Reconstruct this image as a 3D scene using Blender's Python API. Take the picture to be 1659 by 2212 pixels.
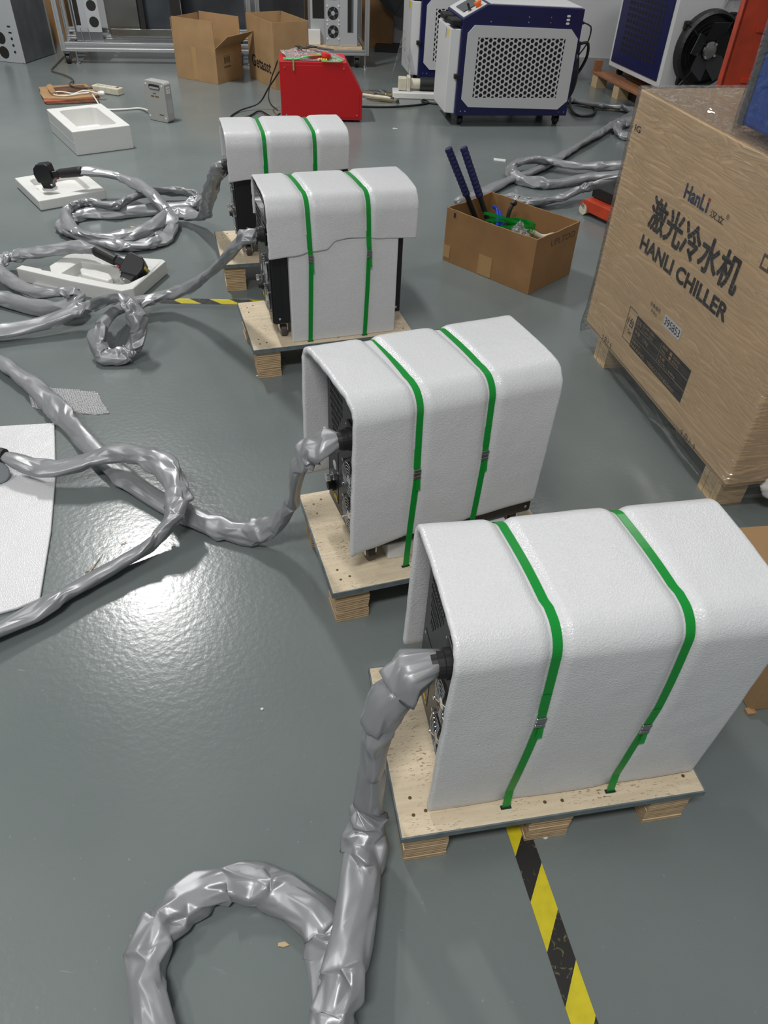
import bpy, bmesh, math, random
from math import sin, cos, pi, radians, atan2, hypot, exp, sqrt
from mathutils import Vector, Matrix, noise

# ------------------------------------------------------------------ scene, camera, light
for o in list(bpy.data.objects): bpy.data.objects.remove(o)
sc = bpy.context.scene
col = sc.collection
PW, PH, FPX = 1659.0, 2212.0, 1592.0          # photo frame and focal length in its pixels
PITCH, ROLL, CAMH = 0.7277, 0.0487, 1.5
_F = Vector((0, cos(PITCH), -sin(PITCH))); _U0 = Vector((0, sin(PITCH), cos(PITCH))); _R0 = Vector((1, 0, 0))
_R = cos(ROLL)*_R0 + sin(ROLL)*_U0; _U = -sin(ROLL)*_R0 + cos(ROLL)*_U0
cam_d = bpy.data.cameras.new('camera'); cam = bpy.data.objects.new('camera', cam_d); col.objects.link(cam)
cam.matrix_world = Matrix(((_R.x, _U.x, -_F.x, 0), (_R.y, _U.y, -_F.y, 0), (_R.z, _U.z, -_F.z, CAMH), (0, 0, 0, 1)))
cam_d.sensor_fit = 'VERTICAL'; cam_d.sensor_height = 24.0; cam_d.lens = 24.0*FPX/PH
cam_d.clip_start = 0.02; cam_d.clip_end = 60
sc.camera = cam

w = bpy.data.worlds.new('hall'); sc.world = w; w.use_nodes = True
w.node_tree.nodes['Background'].inputs[0].default_value = (0.93, 0.97, 1.0, 1)
w.node_tree.nodes['Background'].inputs[1].default_value = 0.235

def lamp(name, loc, size, power, rz=0.0, color=(1, 0.985, 0.96)):
    d = bpy.data.lights.new(name, 'AREA'); d.shape = 'RECTANGLE'; d.size, d.size_y = size
    d.energy = power; d.color = color
    o = bpy.data.objects.new(name, d); col.objects.link(o); o.location = loc; o.rotation_euler = (0, 0, rz)
    return o
lamp('ceiling_and_fill_lamp', (-2.35, 5.15, 4.1), (0.22, 0.9), 160, 0.25)
lamp('ceiling_and_fill_lamp', (-0.5, -0.9, 4.1), (1.2, 0.4), 104, 0.25)
lamp('ceiling_and_fill_lamp', (2.3, 5.9, 4.1), (1.2, 0.4), 38, 0.25)  # added light to balance the right side, no known fixture there
lamp('ceiling_and_fill_lamp', (-3.2, 0.6, 4.1), (0.4, 1.2), 45, 0.25)  # added fill from the left, brightens left-facing sides, not a known fixture

vs = sc.view_settings
sc.display_settings.display_device = 'sRGB'
vs.view_transform = 'Standard'; vs.look = 'None'; vs.gamma = 1.0; vs.exposure = 0.12; vs.use_curve_mapping = False

# ------------------------------------------------------------------ helpers
def G(px, py, z=0.0):
    """world point at height z seen at a photo pixel"""
    d = (px - PW/2)/FPX*_R - (py - PH/2)/FPX*_U + _F
    return Vector((0, 0, CAMH)) + d*((z - CAMH)/d.z)

def tag(o, label=None, cat=None, group=None, kind=None):
    if label: o['label'] = label
    if cat: o['category'] = cat
    if group: o['group'] = group
    if kind: o['kind'] = kind
    return o

def thing(name, label, cat, loc=(0, 0, 0), rz=0.0, group=None):
    o = bpy.data.objects.new(name, None); col.objects.link(o); o.empty_display_size = 0.1
    o.location = loc; o.rotation_euler = (0, 0, rz)
    return tag(o, label, cat, group)

class MB:
    def __init__(s): s.v = []; s.f = []
    def add(s, vs, fs, m=None):
        n = len(s.v)
        s.v += [(m @ Vector(p)) if m else Vector(p) for p in vs]
        s.f += [tuple(i + n for i in f) for f in fs]; return s
    def box(s, x0, x1, y0, y1, z0, z1, m=None):
        return s.add([(x0,y0,z0),(x1,y0,z0),(x1,y1,z0),(x0,y1,z0),(x0,y0,z1),(x1,y0,z1),(x1,y1,z1),(x0,y1,z1)],
                     [(0,3,2,1),(4,5,6,7),(0,1,5,4),(1,2,6,5),(2,3,7,6),(3,0,4,7)], m)
    def prism(s, poly, h0, h1, ax='z', m=None):
        # poly in (x,y) extruded z | (x,z) extruded y | (y,z) extruded x
        def P(p, h): return (p[0], p[1], h) if ax == 'z' else ((p[0], h, p[1]) if ax == 'y' else (h, p[0], p[1]))
        n = len(poly)
        A = sum(poly[i][0]*poly[(i+1) % n][1] - poly[(i+1) % n][0]*poly[i][1] for i in range(n))
        if (A < 0) != (ax == 'y'): poly = poly[::-1]
        return s.add([P(p, h0) for p in poly] + [P(p, h1) for p in poly],
                     [tuple(range(n))[::-1], tuple(range(n, 2*n))] + [(i, (i+1) % n, n+(i+1) % n, n+i) for i in range(n)], m)
    def rings(s, rings, caps=True, closed=False):
        n = len(rings[0]); b = len(s.v); k = len(rings)
        for r in rings: s.v += [Vector(p) for p in r]
        for i in range(k if closed else k-1):
            j = (i+1) % k
            for q in range(n):
                r = (q+1) % n
                s.f.append((b+i*n+q, b+i*n+r, b+j*n+r, b+j*n+q))
        if caps and not closed:
            s.f.append(tuple(b+q for q in range(n))[::-1]); s.f.append(tuple(b+(k-1)*n+q for q in range(n)))
        return s
    def lathe(s, p0, axis, prof, n=20):
        """prof: list of (distance along axis, radius)"""
        a = Vector(axis).normalized(); u = a.orthogonal().normalized(); v = a.cross(u); p0 = Vector(p0)
        return s.rings([[p0 + a*d + (u*cos(2*pi*q/n) + v*sin(2*pi*q/n))*r for q in range(n)] for d, r in prof])
    def cyl(s, p0, p1, r0, r1=None, n=16):
        p0 = Vector(p0); d = Vector(p1) - p0
        return s.lathe(p0, d, [(0, r0), (d.length, r0 if r1 is None else r1)], n)
    def tube(s, pts, r, n=8, closed=False):
        pts = [Vector(p) for p in pts]; T = tangents(pts, closed); u = T[0].orthogonal().normalized(); R = []
        for p, t in zip(pts, T):
            u = (u - t*u.dot(t)).normalized(); v = t.cross(u)
            R.append([p + (u*cos(2*pi*q/n) + v*sin(2*pi*q/n))*r for q in range(n)])
        return s.rings(R, True, closed)
    def grid(s, P, flip=False):
        nu, nv = len(P), len(P[0]); b = len(s.v)
        for row in P: s.v += [Vector(p) for p in row]
        for i in range(nu-1):
            for j in range(nv-1):
                q = (b+i*nv+j, b+i*nv+j+1, b+(i+1)*nv+j+1, b+(i+1)*nv+j)
                s.f.append(q[::-1] if flip else q)
        return s
    def build(s, name, mat, parent=None, bevel=0.0, smooth=False, sub=0, seg=2, recalc=False):
        me = bpy.data.meshes.new(name); me.from_pydata([tuple(p) for p in s.v], [], s.f)
        if recalc:
            bm = bmesh.new(); bm.from_mesh(me); bmesh.ops.recalc_face_normals(bm, faces=bm.faces); bm.to_mesh(me); bm.free()
        me.update(); me.materials.append(mat)
        o = bpy.data.objects.new(name, me); col.objects.link(o)
        if parent: o.parent = parent
        if smooth: me.shade_smooth()
        if bevel:
            b = o.modifiers.new('bevel', 'BEVEL'); b.width = bevel; b.segments = seg; b.limit_method = 'ANGLE'; b.angle_limit = radians(40)
            b.harden_normals = False
        if sub:
            m = o.modifiers.new('sub', 'SUBSURF'); m.levels = sub; m.render_levels = sub
        return o

def share(o, parent, loc=(0, 0, 0), rot=None, name=None):
    c = o.copy(); col.objects.link(c); c.parent = parent; c.location = loc
    if rot: c.rotation_euler = rot
    if name: c.name = name
    return c

def tangents(P, closed=False):
    n = len(P); T = []
    for i in range(n):
        a = P[(i-1) % n] if closed or i > 0 else P[0]; b = P[(i+1) % n] if closed or i < n-1 else P[-1]
        d = b - a; T.append(d.normalized() if d.length > 1e-9 else Vector((1, 0, 0)))
    return T

def spline(pts, step=0.01):
    """centripetal Catmull-Rom through pts, resampled at about `step`"""
    P = [Vector(p) for p in pts]; P = [P[0]*2 - P[1]] + P + [P[-1]*2 - P[-2]]; out = []
    for i in range(1, len(P)-2):
        p0, p1, p2, p3 = P[i-1:i+3]
        t0 = 0; t1 = t0 + max((p1-p0).length, 1e-5)**.5; t2 = t1 + max((p2-p1).length, 1e-5)**.5; t3 = t2 + max((p3-p2).length, 1e-5)**.5
        n = max(2, int((p2-p1).length/step))
        for k in range(n):
            t = t1 + (t2-t1)*k/n
            a1 = p0*((t1-t)/(t1-t0)) + p1*((t-t0)/(t1-t0)); a2 = p1*((t2-t)/(t2-t1)) + p2*((t-t1)/(t2-t1)); a3 = p2*((t3-t)/(t3-t2)) + p3*((t-t2)/(t3-t2))
            b1 = a1*((t2-t)/(t2-t0)) + a2*((t-t0)/(t2-t0)); b2 = a2*((t3-t)/(t3-t1)) + a3*((t-t1)/(t3-t1))
            out.append(b1*((t2-t)/(t2-t1)) + b2*((t-t1)/(t2-t1)))
    out.append(P[-2]); return out

# ------------------------------------------------------------------ materials
def nodes(name):
    m = bpy.data.materials.new(name); m.use_nodes = True; nt = m.node_tree
    return m, nt, nt.nodes['Principled BSDF'], nt.nodes.new, nt.links.new

def ramp(nt, src, stops):
    r = nt.nodes.new('ShaderNodeValToRGB'); e = r.color_ramp.elements
    while len(e) < len(stops): e.new(0.5)
    for k, (p, c) in enumerate(stops):
        e[k].position = p; e[k].color = (*c, 1) if len(c) == 3 else c
    nt.links.new(src, r.inputs[0]); return r.outputs[0]

def mat(name, c, rough=0.5, metal=0.0, spec=0.5, vary=0.0, vscale=8.0, bump=0.0, bscale=100.0, coat=0.0, stretch=None, bdist=0.002):
    m, nt, b, N, L = nodes(name)
    b.inputs['Base Color'].default_value = (*c, 1); b.inputs['Roughness'].default_value = rough
    b.inputs['Metallic'].default_value = metal; b.inputs['Specular IOR Level'].default_value = spec
    b.inputs['Coat Weight'].default_value = coat
    tc = N('ShaderNodeTexCoord'); vec = tc.outputs['Object']
    if stretch:
        mp = N('ShaderNodeMapping'); mp.inputs['Scale'].default_value = stretch; L(vec, mp.inputs[0]); vec = mp.outputs[0]
    if vary:
        n = N('ShaderNodeTexNoise'); n.inputs['Scale'].default_value = vscale; n.inputs['Detail'].default_value = 6; L(vec, n.inputs['Vector'])
        lo = tuple(max(0, x*(1-vary)) for x in c); hi = tuple(min(1, x*(1+vary)) for x in c)
        L(ramp(nt, n.outputs[0], [(0.3, lo), (0.7, hi)]), b.inputs['Base Color'])
    if bump:
        n = N('ShaderNodeTexNoise'); n.inputs['Scale'].default_value = bscale; n.inputs['Detail'].default_value = 4; L(vec, n.inputs['Vector'])
        bp = N('ShaderNodeBump'); bp.inputs['Strength'].default_value = bump; bp.inputs['Distance'].default_value = bdist
        L(n.outputs[0], bp.inputs['Height']); L(bp.outputs[0], b.inputs['Normal'])
    return m

def floor_mat():
    m, nt, b, N, L = nodes('epoxy_floor')
    tc = N('ShaderNodeTexCoord'); v = tc.outputs['Object']
    n1 = N('ShaderNodeTexNoise'); n1.inputs['Scale'].default_value = 1.6; n1.inputs['Detail'].default_value = 8; L(v, n1.inputs['Vector'])
    base = ramp(nt, n1.outputs[0], [(0.3, (0.140, 0.165, 0.162)), (0.7, (0.172, 0.197, 0.192))])
    # dust specks and scuffs
    n2 = N('ShaderNodeTexNoise'); n2.inputs['Scale'].default_value = 95; n2.inputs['Detail'].default_value = 3; L(v, n2.inputs['Vector'])
    sp = ramp(nt, n2.outputs[0], [(0.70, (0, 0, 0)), (0.76, (1, 1, 1))])
    mp = N('ShaderNodeMapping'); mp.inputs['Scale'].default_value = (2.2, 26, 1); mp.inputs['Rotation'].default_value = (0, 0, 0.7); L(v, mp.inputs[0])
    n3 = N('ShaderNodeTexNoise'); n3.inputs['Scale'].default_value = 1.4; n3.inputs['Detail'].default_value = 2; n3.inputs['Distortion'].default_value = 1.2; L(mp.outputs[0], n3.inputs['Vector'])
    st = ramp(nt, n3.outputs[0], [(0.745, (0, 0, 0)), (0.78, (1, 1, 1))])
    ad = N('ShaderNodeMix'); ad.data_type = 'RGBA'; ad.blend_type = 'LIGHTEN'; ad.inputs[0].default_value = 1
    L(sp, ad.inputs[6]); L(st, ad.inputs[7])
    mx = N('ShaderNodeMix'); mx.data_type = 'RGBA'
    mu = N('ShaderNodeMath'); mu.operation = 'MULTIPLY'; mu.inputs[1].default_value = 0.30; L(ad.outputs[2], mu.inputs[0])
    L(mu.outputs[0], mx.inputs[0]); L(base, mx.inputs[6]); mx.inputs[7].default_value = (0.36, 0.38, 0.37, 1)
    L(mx.outputs[2], b.inputs['Base Color'])
    n4 = N('ShaderNodeTexNoise'); n4.inputs['Scale'].default_value = 3.0; n4.inputs['Detail'].default_value = 5; L(v, n4.inputs['Vector'])
    mr = N('ShaderNodeMapRange'); mr.inputs[3].default_value = 0.17; mr.inputs[4].default_value = 0.28; L(n4.outputs[0], mr.inputs[0]); L(mr.outputs[0], b.inputs['Roughness'])
    b.inputs['Specular IOR Level'].default_value = 0.42
    n5 = N('ShaderNodeTexNoise'); n5.inputs['Scale'].default_value = 62; n5.inputs['Detail'].default_value = 2; L(v, n5.inputs['Vector'])
    bp = N('ShaderNodeBump'); bp.inputs['Strength'].default_value = 0.27; bp.inputs['Distance'].default_value = 0.002
    L(n5.outputs[0], bp.inputs['Height']); L(bp.outputs[0], b.inputs['Normal'])
    return m

def foam_mat(name, c=(0.66, 0.665, 0.675), grain=1.0):
    m, nt, b, N, L = nodes(name)
    tc = N('ShaderNodeTexCoord'); v = tc.outputs['Object']
    vo = N('ShaderNodeTexVoronoi'); vo.inputs['Scale'].default_value = 330; L(v, vo.inputs['Vector'])
    n = N('ShaderNodeTexNoise'); n.inputs['Scale'].default_value = 260; n.inputs['Detail'].default_value = 3; L(v, n.inputs['Vector'])
    L(ramp(nt, n.outputs[0], [(0.3, tuple(x*0.955 for x in c)), (0.7, tuple(min(1, x*1.035) for x in c))]), b.inputs['Base Color'])
    b.inputs['Roughness'].default_value = 0.30; b.inputs['Specular IOR Level'].default_value = 0.5
    n2 = N('ShaderNodeTexNoise'); n2.inputs['Scale'].default_value = 9; n2.inputs['Detail'].default_value = 3; L(v, n2.inputs['Vector'])
    bp = N('ShaderNodeBump'); bp.inputs['Strength'].default_value = 0.30*grain; bp.inputs['Distance'].default_value = 0.002; L(vo.outputs['Distance'], bp.inputs['Height'])
    bp2 = N('ShaderNodeBump'); bp2.inputs['Strength'].default_value = 0.25; bp2.inputs['Distance'].default_value = 0.01; L(n2.outputs[0], bp2.inputs['Height'])
    L(bp.outputs[0], bp2.inputs['Normal']); L(bp2.outputs[0], b.inputs['Normal'])
    b.inputs['Subsurface Weight'].default_value = 0.12; b.inputs['Subsurface Radius'].default_value = (0.02, 0.02, 0.02); b.inputs['Subsurface Scale'].default_value = 0.3
    return m

def film_mat(name, haze=0.05, gloss=0.16, rough=0.10, bump=0.6, bscale=(3, 14, 9), tint=(1, 1, 1), detail=3):
    m, nt, b, N, L = nodes(name); nt.nodes.remove(b); out = nt.nodes['Material Output']
    tc = N('ShaderNodeTexCoord'); mp = N('ShaderNodeMapping'); mp.inputs['Scale'].default_value = bscale; mp.inputs['Rotation'].default_value = (0, 0.5, 0); L(tc.outputs['Object'], mp.inputs[0])
    n = N('ShaderNodeTexNoise'); n.inputs['Scale'].default_value = 3.0; n.inputs['Detail'].default_value = detail; n.inputs['Distortion'].default_value = 0.8; L(mp.outputs[0], n.inputs['Vector'])
    bp = N('ShaderNodeBump'); bp.inputs['Strength'].default_value = bump; bp.inputs['Distance'].default_value = 0.02; L(ramp(nt, n.outputs[0], [(0.40, (0, 0, 0)), (0.50, (1, 1, 1)), (0.60, (0, 0, 0))]), bp.inputs['Height'])
    tr = N('ShaderNodeBsdfTransparent'); tr.inputs[0].default_value = (*tint, 1)
    gl = N('ShaderNodeBsdfGlossy'); gl.inputs['Roughness'].default_value = rough; L(bp.outputs[0], gl.inputs['Normal'])
    df = N('ShaderNodeBsdfDiffuse'); df.inputs[0].default_value = (0.8, 0.8, 0.8, 1); L(bp.outputs[0], df.inputs['Normal'])
    fr = N('ShaderNodeFresnel'); fr.inputs[0].default_value = 1.45; L(bp.outputs[0], fr.inputs['Normal'])
    mu = N('ShaderNodeMath'); mu.operation = 'MULTIPLY_ADD'; mu.inputs[1].default_value = 0.55; mu.inputs[2].default_value = gloss*0.2; L(fr.outputs[0], mu.inputs[0]); mu.use_clamp = True
    m1 = N('ShaderNodeMixShader'); m1.inputs[0].default_value = haze; L(tr.outputs[0], m1.inputs[1]); L(df.outputs[0], m1.inputs[2])
    m2 = N('ShaderNodeMixShader'); L(mu.outputs[0], m2.inputs[0]); L(m1.outputs[0], m2.inputs[1]); L(gl.outputs[0], m2.inputs[2])
    L(m2.outputs[0], out.inputs[0]); return m

def strap_mat():
    m, nt, b, N, L = nodes('green_strap'); out = nt.nodes['Material Output']
    b.inputs['Base Color'].default_value = (0.008, 0.33, 0.045, 1); b.inputs['Roughness'].default_value = 0.28; b.inputs['Specular IOR Level'].default_value = 0.5
    tr = N('ShaderNodeBsdfTransparent'); tr.inputs[0].default_value = (0.12, 0.75, 0.15, 1)
    mx = N('ShaderNodeMixShader'); mx.inputs[0].default_value = 0.28
    L(b.outputs[0], mx.inputs[1]); L(tr.outputs[0], mx.inputs[2]); L(mx.outputs[0], out.inputs[0]); return m

def ply_mat():
    m, nt, b, N, L = nodes('plywood_deck'); tc = N('ShaderNodeTexCoord')
    mp = N('ShaderNodeMapping'); mp.inputs['Scale'].default_value = (5, 60, 60); L(tc.outputs['Object'], mp.inputs[0])
    n = N('ShaderNodeTexNoise'); n.inputs['Scale'].default_value = 1.6; n.inputs['Detail'].default_value = 5; L(mp.outputs[0], n.inputs['Vector'])
    base = ramp(nt, n.outputs[0], [(0.3, (0.58, 0.48, 0.335)), (0.7, (0.68, 0.58, 0.425))])
    mp2 = N('ShaderNodeMapping'); mp2.inputs['Scale'].default_value = (110, 420, 300); L(tc.outputs['Object'], mp2.inputs[0])
    n2 = N('ShaderNodeTexNoise'); n2.inputs['Scale'].default_value = 1.0; n2.inputs['Detail'].default_value = 1; L(mp2.outputs[0], n2.inputs['Vector'])
    n3 = N('ShaderNodeTexNoise'); n3.inputs['Scale'].default_value = 9; n3.inputs['Detail'].default_value = 3; L(tc.outputs['Object'], n3.inputs['Vector'])
    mu = N('ShaderNodeMath'); mu.operation = 'MULTIPLY'
    L(ramp(nt, n2.outputs[0], [(0.62, (0, 0, 0)), (0.68, (1, 1, 1))]), mu.inputs[0]); L(ramp(nt, n3.outputs[0], [(0.42, (0.1, 0.1, 0.1)), (0.68, (1, 1, 1))]), mu.inputs[1])
    mx = N('ShaderNodeMix'); mx.data_type = 'RGBA'; L(mu.outputs[0], mx.inputs[0]); L(base, mx.inputs[6]); mx.inputs[7].default_value = (0.16, 0.10, 0.05, 1)
    L(mx.outputs[2], b.inputs['Base Color']); b.inputs['Roughness'].default_value = 0.55; b.inputs['Specular IOR Level'].default_value = 0.3
    return m

def plyedge_mat():
    m, nt, b, N, L = nodes('ply_edge'); tc = N('ShaderNodeTexCoord')
    wv = N('ShaderNodeTexWave'); wv.bands_direction = 'Z'; wv.inputs['Scale'].default_value = 42; wv.inputs['Distortion'].default_value = 1.2; wv.inputs['Detail'].default_value = 3; wv.inputs['Detail Scale'].default_value = 2.0; L(tc.outputs['Object'], wv.inputs['Vector'])
    mp = N('ShaderNodeMapping'); mp.inputs['Scale'].default_value = (25, 25, 260); L(tc.outputs['Object'], mp.inputs[0])
    n = N('ShaderNodeTexNoise'); n.inputs['Scale'].default_value = 1.0; n.inputs['Detail'].default_value = 4; L(mp.outputs[0], n.inputs['Vector'])
    ad = N('ShaderNodeMath'); ad.operation = 'MULTIPLY_ADD'; ad.inputs[1].default_value = 0.45; L(wv.outputs['Fac'], ad.inputs[0])
    mu = N('ShaderNodeMath'); mu.operation = 'MULTIPLY'; mu.inputs[1].default_value = 0.75; L(n.outputs[0], mu.inputs[0]); L(mu.outputs[0], ad.inputs[2])
    L(ramp(nt, ad.outputs[0], [(0.25, (0.22, 0.115, 0.05)), (0.5, (0.46, 0.31, 0.17)), (0.8, (0.66, 0.50, 0.31))]), b.inputs['Base Color'])
    b.inputs['Roughness'].default_value = 0.75; return m

def tape_mat():
    m, nt, b, N, L = nodes('hazard_black'); tc = N('ShaderNodeTexCoord')
    n = N('ShaderNodeTexNoise'); n.inputs['Scale'].default_value = 60; n.inputs['Detail'].default_value = 6; n.inputs['Distortion'].default_value = 1.5; L(tc.outputs['Object'], n.inputs['Vector'])
    L(ramp(nt, n.outputs[0], [(0.60, (0.016, 0.015, 0.014)), (0.70, (0.16, 0.14, 0.06))]), b.inputs['Base Color'])
    b.inputs['Roughness'].default_value = 0.45; return m

def bubble_mat():
    m, nt, b, N, L = nodes('bubble_film'); out = nt.nodes['Material Output']
    b.inputs['Base Color'].default_value = (0.70, 0.71, 0.71, 1); b.inputs['Roughness'].default_value = 0.09; b.inputs['Specular IOR Level'].default_value = 0.9
    tr = N('ShaderNodeBsdfTransparent'); mx = N('ShaderNodeMixShader'); mx.inputs[0].default_value = 0.42
    L(b.outputs[0], mx.inputs[1]); L(tr.outputs[0], mx.inputs[2]); L(mx.outputs[0], out.inputs[0]); return m

M = dict(
    floor=floor_mat(),
    wall=mat('painted_wall', (0.55, 0.56, 0.57), 0.7, vary=0.05, vscale=2),
    wallgrey=mat('grey_wall_base', (0.30, 0.31, 0.32), 0.6, vary=0.1, vscale=6),
    foam=foam_mat('epe_foam'), foamtray=foam_mat('epe_foam_tray', (0.74, 0.74, 0.715), 0.6),
    strap=strap_mat(), steel=mat('crimped_steel', (0.42, 0.43, 0.44), 0.22, 1.0, bump=0.3, bscale=300),
    ply=ply_mat(), band=mat('grey_edge_band', (0.13, 0.16, 0.17), 0.45, vary=0.25, vscale=25),
    plyedge=plyedge_mat(),
    plyend=mat('ply_light', (0.62, 0.46, 0.27), 0.7, vary=0.3, vscale=4, stretch=(8, 8, 120)),
    redwood=mat('brown_runner', (0.33, 0.15, 0.07), 0.6, vary=0.3, vscale=5, stretch=(4, 30, 60)),
    dark=mat('dark_recess', (0.012, 0.011, 0.010), 0.7), screw=mat('screw_head', (0.20, 0.14, 0.05), 0.4, 0.8),
    black=mat('black_powder_coat', (0.010, 0.0105, 0.012), 0.42, bump=0.12, bscale=700),
    panel=mat('dark_grey_panel', (0.022, 0.023, 0.026), 0.33, 0.35, bump=0.08, bscale=700),
    screen=mat('dark_glass', (0.012, 0.014, 0.017), 0.12, coat=0.5),
    rubber=mat('black_rubber', (0.012, 0.012, 0.012), 0.5), tyre=mat('caster_tyre', (0.07, 0.055, 0.05), 0.45),
    chrome=mat('chrome', (0.72, 0.72, 0.73), 0.14, 1.0), white=mat('white_label', (0.75, 0.76, 0.78), 0.5),
    yellow=mat('yellow_label', (0.75, 0.55, 0.02), 0.45),
    hose=mat('silver_sleeve', (0.30, 0.305, 0.315), 0.38, 0.36, vary=0.06, vscale=14, bump=0.05, bscale=900, bdist=0.001),
    hoseseam=mat('sleeve_seam', (0.03, 0.03, 0.032), 0.5),
    carton=mat('kraft_carton', (0.37, 0.23, 0.113), 0.62, vary=0.10, vscale=7, spec=0.3),
    cartonlt=mat('kraft_carton_light', (0.72, 0.515, 0.305), 0.6, vary=0.07, vscale=5, spec=0.3),
    cartondk=mat('kraft_carton_brown', (0.30, 0.165, 0.07), 0.62, vary=0.12, vscale=7, spec=0.3),
    ptape=mat('packing_tape', (0.43, 0.26, 0.115), 0.25, spec=0.5), ink=mat('black_ink', (0.018, 0.017, 0.016), 0.6), inkblue=mat('blue_ink', (0.022, 0.045, 0.10), 0.6), inkred=mat('red_ink', (0.5, 0.03, 0.03), 0.6),
    inkbrown=mat('faded_ink', (0.13, 0.085, 0.045), 0.6), kraftink=mat('kraft_print', (0.45, 0.30, 0.16), 0.6),
    film=film_mat('stretch_film', 0.03, 0.30, 0.19, 0.42, (1.2, 1.2, 10)), filmtop=film_mat('crumpled_film', 0.12, 1.0, 0.09, 1.0, (13, 13, 13), detail=5),
    filmclear=film_mat('clear_film', 0.02, 0.15, 0.10, 0.35, (3, 3, 4)),
    blue=mat('blue_powder_coat', (0.03, 0.09, 0.36), 0.35, bump=0.05, bscale=500), navy=mat('navy_powder_coat', (0.010, 0.012, 0.075), 0.36, bump=0.05, bscale=500),
    whitecoat=mat('white_powder_coat', (0.60, 0.61, 0.61), 0.38, bump=0.04, bscale=500), whitewarm=mat('white_sheet_metal', (0.70, 0.71, 0.71), 0.4, vary=0.05, vscale=3),
    red=mat('red_powder_coat', (0.54, 0.007, 0.011), 0.36, bump=0.05, bscale=500), orange=mat('orange_red_paint', (0.48, 0.048, 0.014), 0.42, vary=0.18, vscale=9),
    alu=mat('aluminium_profile', (0.58, 0.59, 0.60), 0.32, 0.75), galv=mat('galvanised_sheet', (0.15, 0.16, 0.165), 0.40, 0.55, vary=0.15, vscale=7),
    silver=mat('silver_grey_paint', (0.46, 0.475, 0.49), 0.42, 0.15), putty=mat('warm_grey_plastic', (0.40, 0.40, 0.375), 0.40, 0.1),
    mirror=mat('polished_steel', (0.30, 0.29, 0.27), 0.18, 1.0, vary=0.3, vscale=2), dkmetal=mat('dark_steel_sheet', (0.09, 0.10, 0.115), 0.3, 0.7, vary=0.3, vscale=3),
    ivory=mat('ivory_plastic', (0.60, 0.57, 0.46), 0.45, vary=0.15, vscale=20), whitecable=mat('white_cable', (0.72, 0.71, 0.67), 0.4), browncable=mat('brown_cable', (0.10, 0.075, 0.05), 0.5),
    tapey=mat('hazard_yellow', (0.58, 0.49, 0.015), 0.42, vary=0.1, vscale=40), tapek=tape_mat(), bubble=bubble_mat(),
    bluegrip=mat('navy_rubber_grip', (0.013, 0.016, 0.085), 0.5, bump=0.6, bscale=160), bluetool=mat('bright_blue_paint', (0.02, 0.07, 0.55), 0.3),
    greenbag=mat('green_zip', (0.10, 0.62, 0.18), 0.4), orangeplug=mat('orange_plastic', (0.80, 0.16, 0.02), 0.4), redplastic=mat('red_plastic', (0.62, 0.02, 0.015), 0.35),
    clearbag=film_mat('clear_bag', 0.48, 0.25, 0.12, 0.8, (14, 14, 14)), clearcap=film_mat('clear_cap', 0.22, 0.3, 0.1, 0.2, (3, 3, 3)),
    greycap=mat('grey_translucent_plastic', (0.24, 0.26, 0.28), 0.3),
    brass=mat('brass_rod', (0.45, 0.36, 0.22), 0.25, 0.9), chip=mat('wood_chip', (0.50, 0.36, 0.20), 0.7), paper=mat('paper_scrap', (0.62, 0.62, 0.60), 0.7),
    burnt=mat('charred_card', (0.10, 0.045, 0.02), 0.8, vary=0.5, vscale=15), pinkcard=mat('scorched_red_card', (0.40, 0.11, 0.06), 0.7, vary=0.3, vscale=15),
)

# ------------------------------------------------------------------ the room
def struct(mb, name, m): o = mb.build(name, m); o['kind'] = 'structure'; return o
struct(MB().box(-8, 6, -2.5, 9.6, -0.05, 0), 'floor', M['floor'])
struct(MB().box(-8, 0.9, 9.2, 9.35, 0, 4.2), 'wall_back', M['wall'])
struct(MB().box(0.9, 6, 7.95, 8.1, 0.17, 4.2), 'wall_right', M['wall'])
struct(MB().box(0.9, 6, 7.935, 8.1, 0, 0.17), 'baseboard_right', M['wallgrey'])

# hazard tape on the floor: stripes are pieces
def tape(p0, ang, wd, p, sk, k0, k1, label):
    t = thing('floor_tape', label, 'floor tape', p0, ang, 'black and yellow tape lines on the floor')
    for k in range(k0, k1):
        x0, x1 = k*p, (k+1)*p
        MB().prism([(x0, 0), (x1, 0), (x1+sk, wd), (x0+sk, wd)], 0.0003, 0.0012).build('stripe', M['tapek'] if k % 2 == 0 else M['tapey'], t)
tape((.299, .658, 0), -1.3375, .0478, .0888, -.067, -3, 7, 'black and yellow hazard tape running from under the nearest pallet')
tape((-1.02, 2.985, 0), .065, .048, .088, -.062, 0, 8, 'short stretch of hazard tape beside the second farthest pallet')

# ------------------------------------------------------------------ the four pallets with cabinets
PL = [(.0635, .626, .2044), (-.1164, 1.2277, .3336), (-.5051, 2.3958, .3295), (-.7636, 3.1193, .2843)]
LX, WY, DZ = 0.617, 0.39, 0.128
POS = ['nearest of the four', 'second nearest', 'second farthest', 'farthest of the four']

def block(parent, x0, x1, y0, y1, h, seed, plies=9):
    r = random.Random(seed); mb = MB(); z = 0
    for k in range(plies):
        dz = h/plies*(1 if k < plies-1 else 1); j = lambda: r.uniform(-.0014, .0014)
        mb.box(x0+j(), x1+j(), y0+j(), y1+j(), z+0.0002, z+dz-0.0006); z += dz
    return mb.build('block', M['plyedge'], parent)

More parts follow.
